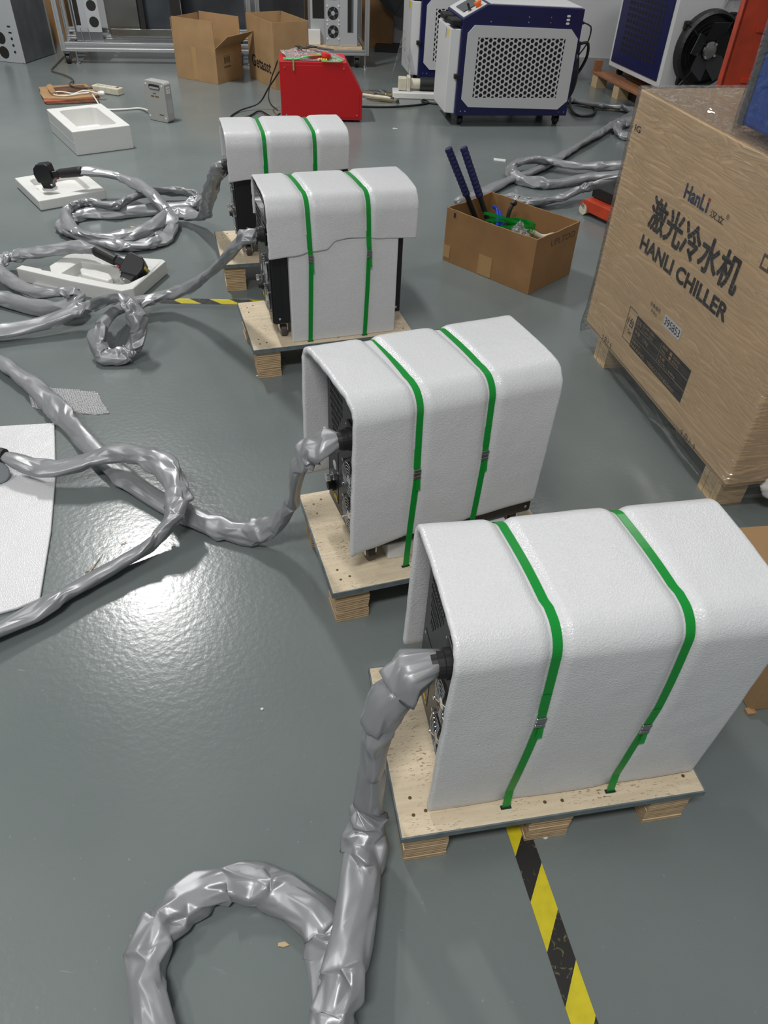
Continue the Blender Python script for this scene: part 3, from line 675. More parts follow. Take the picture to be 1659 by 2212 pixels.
# stretch film
def film_box(name, L, W, z0, z1, pad, m, label, parent_loc, rz, seed, flare=.02, top=True, nx=40, nz=26):
    mb = MB(); per = []
    for k in range(nx): per.append((-pad + (L+2*pad)*k/nx, -pad))
    for k in range(nx//2): per.append((L+pad, -pad + (W+2*pad)*k/(nx//2)))
    for k in range(nx): per.append((L+pad - (L+2*pad)*k/nx, W+pad))
    for k in range(nx//2): per.append((-pad, W+pad - (W+2*pad)*k/(nx//2)))
    R = []
    for j in range(nz+1):
        u = j/nz; z = z0+(z1-z0)*u; ring = []
        for (x, y) in per:
            cx, cy = x-L/2, y-W/2; d = hypot(cx/(L/2), cy/(W/2)) or 1
            nx_, ny_ = (0, -1) if y <= -pad+1e-6 else ((0, 1) if y >= W+pad-1e-6 else ((1, 0) if x > L/2 else (-1, 0)))
            o = abs(noise.noise((x*4+seed, y*4, z*7)))*.006 + flare*exp(-((z-z0-.05)/.055)**2)*(.5+.5*noise.noise((x*5, y*5, seed)))
            zz = z + (.012*noise.noise((x*9, y*9, seed+3)) if j == 0 else 0)
            ring.append((x+nx_*o, y+ny_*o, zz))
        R.append(ring)
    mb.rings(R, caps=False)
    o = mb.build(name, m, None, smooth=True)
    o.location = parent_loc; o.rotation_euler = (0, 0, rz); tag(o, label, 'plastic film')
    if top:
        g = []
        for a in range(33):
            g.append([(-pad+(L+2*pad)*a/32, -pad+(W+2*pad)*b/24, z1 + .003+.016*abs(noise.noise((a*.45+seed, b*.45, 2)))*min(1, min(a, b, 32-a, 24-b)/2)) for b in range(25)])
        MB().grid(g, True).build('film_top', M['filmtop'], o)
    return o
film_box('stretch_film', CL, CW, .055, CZ+CH+.004, .006, M['film'], 'clear stretch film wound around the large brown carton', (*CA[:2], 0), CRZ, 1.0)

# blue unit in film standing on the carton
bl = thing('blue_filter_unit', 'blue perforated metal unit in clear film standing on the wrapped carton', 'machine unit', (*G(1588, 286, CZ+CH)[:2], CZ+CH+.022), CRZ)
MB().box(0, .42, 0, .30, 0, .32).build('body', M['blue'], bl, bevel=.012)
MB().box(-.004, .022, -.004, .02, 0, .30).build('corner_strip', M['galv'], bl, bevel=.003)
for (cx, cz, ang) in ((.12, .10, 1.9), (.20, .10, 1.1), (.10, .17, .1), (.165, .185, .7), (.22, .17, 2.4), (.17, .06, 2.9), (.28, .12, .3), (.28, .2, 1.7)):
    for k in (-1, 0, 1):
        m = Matrix.Translation((cx, -.0006, cz)) @ Matrix.Rotation(ang, 4, 'Y')
        MB().box(-.026, .026, -.0006, .0008, k*.012-.0028, k*.012+.0028, m).build('vent_slot', M['dark'], bl)
film_box('clear_wrap', .42, .30, -.016, .326, .006, M['filmclear'], 'crinkled clear film around the blue unit on the carton', bl.location, CRZ, 5.0, .012, False)

# ------------------------------------------------------------------ open cartons
def open_carton(name, label, l, c, r, h, m, flaps, th=.005, grp=None, sag=0.0, jag=0.0):
    """front-left face from l to c, right face from c to r; flaps: (side, height, outward angle from vertical, taper)"""
    l, c, r = Vector(l), Vector(c), Vector(r); ux = c-l; Lx = ux.length; uy = r-c; Ly = uy.length; rz = atan2(ux.y, ux.x)
    t = thing(name, label, 'carton', (l.x, l.y, 0), rz, grp)
    def wall(x0, x1, y0, y1):
        mb = MB(); n = 14; rr = random.Random(int(x0*1e4+y0*1e3)+7)
        g = []
        for k in range(n+1):
            u = k/n; x = x0+(x1-x0)*u if x1-x0 > y1-y0 else None
            top = h - sag*sin(pi*u) + (rr.uniform(-jag, jag) if jag else 0)
            if x is not None: g.append([(x, y0, .001), (x, y0, top), (x, y1, top), (x, y1, .001)])
            else:
                y = y0+(y1-y0)*u; g.append([(x1, y, .001), (x1, y, top), (x0, y, top), (x0, y, .001)])
        mb.rings(g); return mb.build('wall', m, t, recalc=True)
    wall(0, Lx, 0, th); wall(0, Lx, Ly-th, Ly); wall(0, th, th, Ly-th); wall(Lx-th, Lx, th, Ly-th)
    MB().box(th, Lx-th, th, Ly-th, .001, .008).build('bottom', m, t)
    for side, fh, ang, tp in flaps:
        if side in 'fb':
            y = 0 if side == 'f' else Ly; s = -1 if side == 'f' else 1
            A, B = Vector((0, y, h)), Vector((Lx, y, h)); out = Vector((0, s, 0))
        else:
            x = 0 if side == 'l' else Lx; s = -1 if side == 'l' else 1
            A, B = Vector((x, 0, h)), Vector((x, Ly, h)); out = Vector((s, 0, 0))
        d = (B-A).normalized(); up = Vector((0, 0, 1))*cos(ang) + out*sin(ang); nn = (out*cos(ang) - Vector((0, 0, 1))*sin(ang))*th
        q = [A, B, B+up*fh-d*tp, A+up*fh+d*tp]
        MB().add([p for p in q] + [p-nn for p in q], [(0, 1, 2, 3), (7, 6, 5, 4), (0, 4, 5, 1), (1, 5, 6, 2), (2, 6, 7, 3), (3, 7, 4, 0)]).build('flap', m, t, recalc=True)
    return t, Lx, Ly

bA, lx, ly = open_carton('open_carton', 'open brown carton with one flap folded out, left of the lettered carton', G(384, 167), G(472, 183), G(521, 166), .256, M['carton'], [('f', .190, -.02, .01), ('r', .175, .95, .0), ('b', .190, .04, .01), ('l', .18, .02, .0)], grp='open cartons at the back')
MB().box(lx*.43, lx*.54, -.0012, -.0003, .01, .25).build('tape_strip', M['ptape'], bA)
for k in range(3): MB().box(lx+.0004, lx+.0012, ly*.30+k*.028, ly*.30+k*.028+.022, .145, .185).build('handling_mark', M['inkbrown'], bA)
MB().box(lx+.0004, lx+.0012, ly*.28, ly*.30+.09, .192, .1945).build('print_line', M['inkbrown'], bA); MB().box(lx+.0004, lx+.0012, ly*.28, ly*.30+.09, .139, .1415).build('print_line', M['inkbrown'], bA)
for k in range(7): MB().box(lx+.0004, lx+.0012, ly*.28+k*.0135, ly*.28+k*.0135+.010, .106, .120).build('faded_mark', M['inkbrown'], bA)
bB, lx, ly = open_carton('open_carton', 'open brown carton with black printed word, behind the red box', G(541, 165), G(596, 194), G(665, 185), .300, M['carton'], [('f', .17, .0, .008), ('r', .172, .0, .008), ('b', .172, .02, .008), ('l', .17, .05, .0)], grp='open cartons at the back')
text(bB, 'Getasst', lx*.12, lx*.86, .10, .19, M['ink'], bold=.02)
bT, lx, ly = open_carton('open_carton', 'low open brown carton holding hand tools and a strap coil', G(956, 561), G(1140, 637), G(1231, 593), .258, M['cartondk'], [], th=.006, jag=.002, sag=.004)
MB().box(lx*.42, lx*.57, -.0012, -.0003, .004, .10).build('tape_patch', M['ptape'], bT); MB().box(0.0, .04, -.0012, -.0003, .02, .08).build('tape_patch', M['ptape'], bT)
MB().box(.045, .056, -.0012, -.0003, .222, .244).build('print_mark', M['ink'], bT)
text(bT, 'UPLTOO', ly*.35, ly*.92, .195, .225, M['inkbrown'], y=lx+.0012, plane='yz')
TC = bT.matrix_basis
def tcp(u, v, z): return Vector((bT.location.x, bT.location.y, 0)) + Matrix.Rotation(bT.rotation_euler.z, 3, 'Z') @ Vector((u, v, z))

# tools in the carton
def pole(base, top, label):
    base, top = Vector(base), Vector(top); d = (top-base); t = thing('tool_handle', label, 'tool', base, 0, 'long tool handles in the carton')
    MB().cyl((0, 0, 0), d*.56, .0125, n=14).build('shaft', M['black'], t, smooth=False)
    g = MB(); prof = []
    for k in range(25): prof.append((d.length*(.55+.45*k/24), .0165+.0022*((k % 2)*1)))
    g.lathe((0, 0, 0), d, [(d.length*.55, .012)] + prof + [(d.length*1.001, .008)], 14).build('grip', M['bluegrip'], t)
pole(tcp(.10, .23, .03), G(968, 320, .50), 'left of the two black tool handles with navy grips in the carton')
pole(tcp(.17, .23, .03), G(1001, 318, .51), 'right of the two black tool handles with navy grips in the carton')
t = thing('blue_strapping_tool', 'bright blue metal hand tool standing in the carton', 'tool', tcp(.20, .10, .01), 0)
o = Vector(t.location)
MB().tube(spline([Vector((0, 0, 0)), G(1075, 485, .22)-o, G(1072, 450, .275)-o, G(1064, 446, .283)-o], .01), .008, 10).build('lever', M['bluetool'], t)
MB().tube(spline([Vector((.02, 0, 0)), G(1083, 485, .22)-o, G(1080, 456, .27)-o], .01), .009, 10).build('lever', M['bluetool'], t)
t = thing('black_hand_tool', 'black curved tool handle leaning in the carton beside the blue tool', 'tool', tcp(.26, .12, .01), 0); o = Vector(t.location)
MB().tube(spline([Vector((0, 0, 0)), G(1094, 480, .20)-o, G(1104, 448, .265)-o, G(1112, 436, .285)-o], .01), .0095, 12).build('handle', M['rubber'], t)
MB().lathe(G(1109, 440, .28)-o, (.6, -.4, .5), [(-.012, .009), (0, .013), (.015, .011)], 12).build('end_cap', M['black'], t)
t = thing('strap_coil', 'loose coil of green packing strap inside the tool carton', 'strap coil', tcp(.27, .17, .165), 0)
for k in range(7):
    R = .115 + .010*sin(k*2.1); pts = []
    for q in range(40):
        a = 2*pi*q/40; pts.append(Vector((R*cos(a)*1.15-.03, R*.85*sin(a), .05*sin(a*1+k*.5)+.012*k-.02)))
    g = [[p+Vector((0, 0, -.007)) for p in pts+[pts[0]]], [p+Vector((0, 0, .007)) for p in pts+[pts[0]]]]
    MB().grid(g).build('strap_turn', M['strap'], t)
    t.rotation_euler = (0, 0, atan2(-.35, .39))
mb = MB(); rr = random.Random(5); g = []
for a in range(13):
    g.append([(.055*sin(pi*a/12)*cos(2*pi*b/16)*(1+rr.uniform(-.35, .3)), .05*sin(pi*a/12)*sin(2*pi*b/16)*(1+rr.uniform(-.35, .3)), .16*a/12+rr.uniform(-.012, .012)) for b in range(16)])
mb.rings(g); o = mb.build('plastic_bag', M['clearbag'], None); o.location = tcp(.36, .09, .11); tag(o, 'crumpled clear plastic bag in the tool carton', 'plastic bag')
mb = MB()
mb.tube([(.095*cos(q*pi/18), .07*sin(q*pi/18), .012*sin(q*.7)) for q in range(36)], .012, 8, True); o = mb.build('tape_ring', M['ivory'], None, smooth=True)
o.location = tcp(.415, .17, .185); tag(o, 'pale ring of film lying at the right end of the tool carton', 'ring')

# ------------------------------------------------------------------ foam trays and welding heads
def foam_tray(name, label, l, c, r, h, wall, base, step=None):
    l, c, r = Vector(l), Vector(c), Vector(r); ux = c-l; Lx = ux.length; Ly = (r-c).length; rz = atan2(ux.y, ux.x)
    t = thing(name, label, 'foam tray', (l.x, l.y, 0), rz, 'white foam packing trays')
    out = [(0, 0), (Lx, 0), (Lx, Ly), (0, Ly)]; w = wall; k = wall*.35
    inn = [(w, w+k), (w+k, w), (Lx-w-k, w), (Lx-w, w+k), (Lx-w, Ly-w-k), (Lx-w-k, Ly-w), (w+k, Ly-w), (w, Ly-w-k)]
    mb = MB(); mb.add([(*p, 0) for p in out] + [(*p, h) for p in out] + [(*p, h) for p in inn] + [(*p, base) for p in inn],
        [(3, 2, 1, 0), (0, 1, 5, 4), (1, 2, 6, 5), (2, 3, 7, 6), (3, 0, 4, 7),
         (4, 5, 10, 9), (5, 11, 10), (5, 6, 12, 11), (6, 13, 12), (6, 7, 14, 13), (7, 15, 14), (7, 4, 8, 15), (4, 9, 8)] +
        [(8+q, 8+(q+1) % 8, 16+(q+1) % 8, 16+q) for q in range(8)] + [tuple(16+q for q in range(8))])
    mb.build('tray_body', M['foamtray'], t, bevel=.006, seg=3, recalc=True)
    return t, Lx, Ly
tA, lx, ly = foam_tray('foam_tray', 'deep white foam tray left of the grey power unit', G(112, 285), G(167, 337), G(286, 318), .142, .062, .028)
MB().box(.062, lx-.062, .062, .10, .028, .075).build('inner_step', M['foamtray'], tA, bevel=.004)
MB().box(lx-.17, lx-.06, ly-.115, ly-.06, .028, .11).build('inner_step', M['foamtray'], tA, bevel=.004)
MB().box(-.0006, lx+.0006, -.0006, .002, .068, .0705).build('glue_joint', M['foam'], tA)
tB, lx, ly = foam_tray('foam_tray', 'shallow white foam tray under the upright black welding head', G(37, 405), G(89, 456), G(232, 430), .053, .060, .016)
# U-shaped tray with an island
t = thing('foam_tray', 'white foam tray with oblong island and open end, holding the tilted welding head', 'foam tray', (0, 0, 0), 0, 'white foam packing trays')
Z = .062
outl = [G(*p, Z).xy for p in [(34, 579), (150, 606), (262, 628), (288, 623), (358, 564), (352, 560), (160, 546), (146, 549), (107, 574), (110, 588), (132, 590), (163, 571), (175, 565), (290, 583), (322, 581), (326, 588), (278, 612), (258, 615), (225, 609), (120, 587), (92, 583), (88, 580), (47, 572)]]
MB().prism([(p.x, p.y) for p in outl], .001, Z).build('tray_wall', M['foamtray'], t, bevel=.004, recalc=True)
base = [G(*p, .014).xy for p in [(70, 612), (265, 650), (345, 588), (170, 568), (130, 592)]]
MB().prism([(p.x, p.y) for p in base], .0005, .014).build('tray_base', M['foamtray'], t, recalc=True)
isl = [G(*p, .055) for p in [(172, 580), (184, 574), (236, 590), (243, 600), (232, 606), (176, 592)]]
MB().prism([(p.x, p.y) for p in isl], .012, .055).build('island', M['foamtray'], t, bevel=.008, seg=3, recalc=True)

def welding_head(label, H, E, tilt, roll=0.0, cap=True, grp='black handheld welding heads'):
    """head at H, hose end of the handle at E"""
    H, E = Vector(H), Vector(E); d = E-H; Ld = d.length; d.normalize()
    up = Vector((0, 0, 1)); yv = up.cross(d).normalized(); zv = d.cross(yv)
    R = Matrix((d, yv, zv)).transposed().to_4x4() @ Matrix.Rotation(roll, 4, 'X')
    t = thing('welding_torch', label, 'tool head', H, 0, grp); t.rotation_euler = R.to_euler()
    MB().prism([(-.055, -.028), (.025, -.045), (.038, -.02), (.038, .052), (.020, .062), (-.030, .062), (-.052, .045), (-.062, .015)], -.030, .030, 'y').build('head_housing', M['black'], t, bevel=.006, seg=3)
    MB().prism([(-.038, -.062), (.012, -.068), (.020, -.040), (-.045, -.026)], -.024, .024, 'y').build('lens_mount', M['black'], t, bevel=.003)
    MB().box(.036, .078, -.017, .017, -.016, .018).build('neck', M['panel'], t, bevel=.003)
    MB().box(.045, .07, -.018, .018, .0165, .020).build('neck_plate', M['chrome'], t)
    MB().lathe((.076, 0, 0), (1, 0, 0), [(0, .018), (.006, .024), (Ld-.09, .026), (Ld-.078, .024), (Ld-.076, .019)], 20).build('grip', M['rubber'], t, smooth=False)
    MB().box(.050, .062, -.006, .006, -.026, -.014).build('trigger', M['redplastic'], t, bevel=.002)
    MB().box(-.0625, -.045, -.016, .016, .020, .032).build('warning_label', M['yellow'], t, bevel=.001)
    for k in (-1, 1): MB().lathe((.02, k*.024, -.045), (0, k, 0), [(0, .005), (.006, .005)], 10).build('screw', M['chrome'], t)
    if cap: MB().lathe((-.014, 0, -.062), (-.12, 0, -1), [(0, .036), (.004, .040), (.012, .040), (.013, .034)], 28).build('lens_cap', M['clearcap'], t)
    return t
welding_head('black welding head standing in the shallow foam tray', G(102, 378, .115), G(178, 370, .150), 0)
welding_head('black welding head lying tilted in the foam tray beside the coiled hose', G(284, 580, .075), G(206, 540, .125), 0, .9)
# head at the left frame edge: lens cap and part of the housing
welding_head('black welding head with grey lens cap at the left frame edge', G(-95, 975, .060), G(12, 986, .066), 0, 1.4, False)
lc = MB().lathe((0, 0, 0), (.55, -.55, .62), [(0, .030), (.003, .034), (.014, .034), (.016, .030)], 32).build('lens_cap', M['greycap'], None, bevel=.001); lc.location = G(-6, 1022, .032); tag(lc, 'round grey lens cap standing on the foam sheet at the left edge', 'lens cap')
# foam sheet lying on the floor
sh = [G(*p).xy for p in [(119, 918), (122, 1030), (112, 1150), (88, 1298), (40, 1318), (-40, 1340), (-260, 1300), (-300, 940), (0, 925)]]
o = MB().prism([(p.x, p.y) for p in sh], .001, .010).build('foam_sheet', M['foam'], None, bevel=.003, recalc=True); tag(o, 'flat white foam sheet lying on the floor at the left edge', 'foam sheet')
# bubble wrap scrap
rr = random.Random(8); pg = [G(*p).xy for p in [(92, 838), (150, 842), (212, 850), (222, 872), (237, 893), (205, 897), (150, 890), (110, 892), (70, 880), (62, 852)]]
o = MB().prism([(p.x, p.y) for p in pg], .001, .0018).build('bubble_wrap', M['bubble'], None, recalc=True); tag(o, 'torn scrap of clear bubble wrap beside the hose', 'bubble wrap')
mb = MB()
def inside(p, poly):
    c = False
    for i in range(len(poly)):
        a, b = poly[i], poly[i-1]
        if (a.y > p.y) != (b.y > p.y) and p.x < (b.x-a.x)*(p.y-a.y)/(b.y-a.y)+a.x: c = not c
    return c
ctr = sum(pg, Vector((0, 0)))/len(pg)
for i in range(-30, 31):
    for j in range(-24, 25):
        p = Vector((ctr.x + i*.0088 + (j % 2)*.0044, ctr.y + j*.0078))
        if inside(p, pg): mb.lathe((p.x+rr.uniform(-.001, .001), p.y+rr.uniform(-.001, .001), .0016), (rr.uniform(-.6, .6), rr.uniform(-.6, .6), 1), [(0, .0046), (.003, .0038), (.0045, .0018)], 6)
b = mb.build('bubbles', M['bubble'], o, smooth=True); b['kind'] = 'stuff'

# ------------------------------------------------------------------ red box
ra, rb_ = G(609, 259, .012), G(781, 261, .012); rzz = atan2((rb_-ra).y, (rb_-ra).x); RL = (rb_-ra).xy.length
t = thing('red_metal_box', 'red sheet metal box with one sloped end, standing behind the farthest machine', 'metal box', (ra.x, ra.y, 0), rzz)
prof = [(0, .014), (RL, .014), (RL+.004, .192), (RL*.81, .388), (.0, .388)]
MB().prism(prof, 0, .30, 'y').build('body', M['red'], t, bevel=.004)
ins = [(.022, .034), (RL-.020, .034), (RL-.018, .186), (RL*.80, .366), (.022, .366)]
MB().prism(ins, -.0022, .002, 'y').build('side_panel', M['red'], t, bevel=.001)
for (x, z) in ((.036, .352), (RL*.775, .350), (.036, .048), (RL-.036, .048)):
    MB().lathe((x, -.002, z), (0, -1, 0), [(0, .006), (.003, .005)], 12).build('screw', M['chrome'], t)
for (x, y) in ((.04, .04), (RL-.05, .04), (.04, .26), (RL-.05, .26)): MB().lathe((x, y, 0), (0, 0, 1), [(0, .016), (.0145, .016)], 12).build('foot', M['rubber'], t)
MB().box(-.001, .0005, .08, .20, .07, .15).build('side_label', M['white'], t)
# bag with plugs on the red box
bg = thing('zip_bag', 'clear zip bag with green trim and red plugs lying on the red box', 'plastic bag', (ra.x, ra.y, .389), rzz)
g = []
for a in range(25):
    row = []
    for b_ in range(13):
        u, v = a/24, b_/12; edge = min(u, 1-u, v, 1-v)
        row.append((.03+.42*u+.02*sin(5*v), .02+.22*v, .003+.045*min(1, edge*5)*(.6+.5*noise.noise((u*5, v*5, 1)))+.025*(1-u)*v))
    g.append(row)
MB().grid(g, True).build('bag_film', M['clearbag'], bg, smooth=True)
MB().tube(spline([(.03, .03, .012), (.12, .022, .010), (.22, .03, .03), (.33, .05, .03), (.42, .04, .012), (.44, -.0, .006), (.36, -.005, .004), (.30, -.004, .006)], .01), .005, 8).build('green_zip', M['greenbag'], bg)
MB().lathe((.33, .05, .012), (.2, .05, 1), [(0, .030), (.012, .036), (.03, .034), (.034, .026), (.036, .022)], 20).build('red_plug', M['redplastic'], bg)
MB().lathe((.20, .05, .016), (1, .1, .08), [(0, .010), (.02, .016), (.07, .018), (.10, .010)], 14).build('red_plug', M['redplastic'], bg)
for k in range(4): MB().lathe((.28+.016*k, .02-.004*k, .012), (1, -.2, 0), [(0, .006), (.006, .009), (.012, .006)], 10).build('yellow_clip', M['yellow'], bg)
bc = thing('cable_bundle', 'tied bundle of thin black cable lying on the zip bag', 'cable', (ra.x, ra.y, .389), rzz)
rr = random.Random(3)
for k in range(4):
    MB().tube(spline([(.12+.01*k, .17, .065), (.17+rr.uniform(-.02, .02), .12+rr.uniform(-.03, .03), .062), (.22+rr.uniform(-.02, .02), .10, .07), (.27, .15+rr.uniform(-.04, .02), .066), (.20, .18+rr.uniform(-.02, .02), .068), (.33+.02*k, .10, .058)], .01), .0045, 6).build('cable_turn', M['rubber'], bc)
MB().box(.095, .105, -.008, -.004, -.055, .02).build('tag_loop', M['greenbag'], bg)

def cable(pts, r, m, label, name='cable', n=6, grp=None):
    P = spline([p if isinstance(p, Vector) else G(*p) for p in pts], .02)
    o = MB().tube(P, r, n).build(name, m, None, smooth=True); return tag(o, label, 'cable', grp)
cable([(606, 245, .05), (592, 252, .03), (560, 240, .012), (535, 252, .008), (505, 256, .008), (498, 254, .008), (520, 238, .012), (560, 222, .05), (580, 190, .16), (600, 160, .27), (615, 135, .36), (619, 115, .395)], .006, M['rubber'], 'black cord looping from the red box down to the floor on its left', 'floor_cable')
cable([(600, 238, .05), (585, 225, .06), (580, 205, .10), (586, 170, .2), (595, 145, .28), (600, 130, .33)], .005, M['rubber'], 'thin black cord hanging down the left side of the red box', 'floor_cable')
cable([(780, 230, .008), (830, 231, .008), (890, 228, .008), (925, 222, .008), (915, 215, .008), (912, 219, .008), (940, 224, .008), (960, 226, .008)], .008, M['rubber'], 'black cord on the floor between the red box and the nearer white machine', 'floor_cable')

# ------------------------------------------------------------------ left background: strip, card scraps, power unit
pu = G(322, 258); pv = G(365, 267); pz = atan2((pv-pu).y, (pv-pu).x)
t = thing('power_unit', 'light grey portable power unit with carry handle standing on the floor', 'power unit', (pu.x, pu.y, 0), pz)
def rrect(x0, x1, z0, z1, r, n=5):
    P = []
    for cx, cz, a0 in ((x1-r, z1-r, 0), (x0+r, z1-r, pi/2), (x0+r, z0+r, pi), (x1-r, z0+r, 3*pi/2)):
        for k in range(n+1): P.append((cx+r*cos(a0+k*pi/2/n), cz+r*sin(a0+k*pi/2/n)))
    return P
MB().prism(rrect(0, .185, .001, .258, .022), 0, .072, 'y').build('case', M['putty'], t, bevel=.004, recalc=True)
MB().prism(rrect(.045, .145, .205, .238, .014), -.0012, .0004, 'y').build('handle_recess', M['screen'], t, recalc=True)
MB().prism(rrect(.052, .138, .210, .222, .005), -.003, .0002, 'y').build('handle_bar', M['putty'], t, recalc=True)
MB().box(.1848, .1862, .018, .054, .185, .228).build('socket_sticker', M['white'], t)
for (y, z) in ((.030, .215), (.044, .215), (.037, .200)): MB().box(.186, .1868, y-.003, y+.003, z-.003, z+.003).build('socket_hole', M['dark'], t)
for (x, z) in ((.02, .235), (.165, .235), (.02, .03), (.165, .03)): MB().lathe((x, 0, z), (0, -1, 0), [(0, .007), (.001, .007)], 12).build('corner_button', M['white'], t)
for q in ((.075, .105, .178, .184), (.055, .085, .158, .166), (.092, .125, .158, .166), (.110, .150, .045, .051)): MB().box(q[0], q[1], -.0008, .0004, q[2], q[3]).build('printed_mark', M['inkbrown'], t)
MB().box(.1848, .1858, .012, .060, .06, .15).build('vent_patch', M['silver'], t)
cable([(324, 240, .03), (300, 234, .008), (270, 236, .008), (238, 237, .008), (222, 235, .008)], .007, M['whitecable'], 'white power cord running from the grey power unit to the foam tray', 'floor_cable')
# power strip
a, b_ = G(200, 199, 0), G(256, 208, 0); sz = atan2((b_-a).y, (b_-a).x); Ls = (b_-a).length
t = thing('power_strip', 'dirty ivory power strip lying on the floor beside burnt cardboard', 'power strip', (a.x, a.y, 0), sz)
MB().box(0, Ls, 0, .075, .002, .05).build('case', M['ivory'], t, bevel=.006)
for k in range(5):
    for dx in (-.008, .008): MB().box(Ls*(.16+.16*k)+dx-.002, Ls*(.16+.16*k)+dx+.002, .028, .044, .0495, .0506).build('socket_hole', M['dark'], t)
MB().box(Ls*.86, Ls*.92, .025, .05, .05, .055).build('switch', M['redplastic'], t)
cable([(142, 118, .012), (120, 140, .012), (112, 152, .012), (140, 162, .012), (158, 172, .012), (150, 182, .03), (165, 188, .04), (200, 190, .03)], .006, M['browncable'], 'thin brown cord from the aluminium rack to the power strip', 'floor_cable')
cable([(215, 203, .04), (205, 200, .045), (180, 196, .04), (160, 202, .035), (130, 198, .03), (118, 199, .03), (118, 205, .03), (140, 207, .03), (175, 202, .035), (195, 201, .03), (205, 212, .02), (214, 226, .012), (222, 234, .008)], .006, M['whitecable'], 'white cord doubled back on the burnt cardboard scraps', 'floor_cable')
MB_ = MB().lathe((0, 0, 0), (1, .2, 0), [(0, .014), (.02, .02), (.045, .018), (.05, .008)], 14)
o = MB_.build('plug', M['whitecable'], None, smooth=False); o.location = G(212, 202, .045); tag(o, 'round white plug at the front of the power strip', 'plug')
# cardboard scraps
rr = random.Random(11)
def scrap(pix, z, th, m, label, name='cardboard_scrap'):
    P = [G(*p, z).xy for p in pix]; Q = []
    for k in range(len(P)):
        p, q = P[k], P[(k+1) % len(P)]
        for s in range(4):
            e = p.lerp(q, s/4); e = Vector((e.x+rr.uniform(-.006, .006), e.y+rr.uniform(-.006, .006))); Q.append((e.x, e.y))
    o = MB().prism(Q, z, z+th).build(name, m, None, recalc=True); return tag(o, label, 'cardboard', 'burnt cardboard scraps on the floor')
scrap([(100, 226), (215, 222), (212, 205), (108, 210)], .002, .006, M['burnt'], 'charred lowest layer of the cardboard scraps')
scrap([(97, 222), (205, 214), (214, 206), (185, 184), (110, 190), (95, 212)], .009, .008, M['pinkcard'], 'scorched reddish card layer in the cardboard scraps')
scrap([(92, 214), (84, 190), (112, 187), (186, 183), (214, 206), (200, 211), (150, 215)], 0.018, .006, M['carton'], 'light brown top card of the cardboard scraps')
scrap([(112, 190), (180, 184), (192, 197), (125, 204)], .0245, .003, M['burnt'], 'dark burnt card lying on top of the cardboard scraps')
scrap([(101, 190), (110, 187), (122, 204), (112, 207)], .0250, .02, M['carton'], 'narrow folded card edge at the left of the cardboard scraps')

# ------------------------------------------------------------------ silver cabinet and racks, far left
a, b_, c = G(6, 132), G(56, 138), G(121, 116); rz = atan2((c-b_).y, (c-b_).x) - pi/2
t = thing('silver_cabinet', 'silver grey cabinet with round cut-outs at the far left', 'machine cabinet', (b_.x, b_.y, 0), rz)
W_ = .285; D_ = (c-b_).length
MB().box(-W_, 0, .002, D_, .004, .75).build('body', M['galv'], t, bevel=.003)
MB().box(-W_, 0, -.004, .002, .002, .755).build('front_plate', M['silver'], t, bevel=.0015)
for z, r_, x in ((.075, .047, -.185), (.185, .047, -.185)): MB().lathe((x, -.0042, z), (0, -1, 0), [(0, r_), (.0008, r_)], 28).build('round_opening', M['dark'], t)
MB().box(-.235, -.165, -.0050, -.0042, .262, .330).build('square_opening', M['dark'], t)
for z in (.085, .135, .185): MB().lathe((-.075, -.0042, z), (0, -1, 0), [(0, .011), (.0008, .011)], 14).build('small_opening', M['dark'], t)
for z in (.23, .275): MB().box(-.092, -.062, -.0050, -.0042, z-.006, z+.006).build('small_opening', M['dark'], t)
for (x, z) in ((-.27, .012), (-.015, .012)): MB().lathe((x, -.004, z), (0, -1, 0), [(0, .004), (.002, .003)], 10).build('screw', M['chrome'], t)
MB().box(.0, .003, D_-.02, D_, .004, .755).build('rear_edge', M['alu'], t)

def profile_bar(t, x0, x1, y0, y1, z0, z1, name='rail'):
    """slotted aluminium extrusion along its longest side"""
    d = (x1-x0, y1-y0, z1-z0); k = d.index(max(d)); mb = MB(); e = .35
    if k == 0:
        h = (z1-z0); mb.box(x0, x1, y0, y1, z0, z0+h*e); mb.box(x0, x1, y0+.005, y1-.005, z0+h*e, z1-h*e); mb.box(x0, x1, y0, y1, z1-h*e, z1)
    elif k == 1:
        h = (z1-z0); mb.box(x0, x1, y0, y1, z0, z0+h*e); mb.box(x0+.005, x1-.005, y0, y1, z0+h*e, z1-h*e); mb.box(x0, x1, y0, y1, z1-h*e, z1)
    else:
        h = (x1-x0); mb.box(x0, x0+h*e, y0, y1, z0, z1); mb.box(x0+h*e, x1-h*e, y0+.005, y1-.005, z0, z1); mb.box(x1-h*e, x1, y0, y1, z0, z1)
    return mb.build(name, M['alu'], t, bevel=.002)
def rack_caster(t, x, y):
    c = MB().box(x-.028, x+.028, y-.03, y+.03, .088, .096).box(x-.024, x-.02, y-.02, y+.035, .03, .09).box(x+.02, x+.024, y-.02, y+.035, .03, .09).build('caster', M['galv'], t)
    MB().lathe((x-.017, y+.01, .037), (1, 0, 0), [(0, .034), (.003, .037), (.031, .037), (.034, .034)], 20).build('wheel', M['rubber'], c)
    MB().lathe((x+.075, y, 0), (0, 0, 1), [(0, .026), (.012, .024), (.016, .009), (.095, .008)], 14).build('levelling_foot', M['chrome'], t)
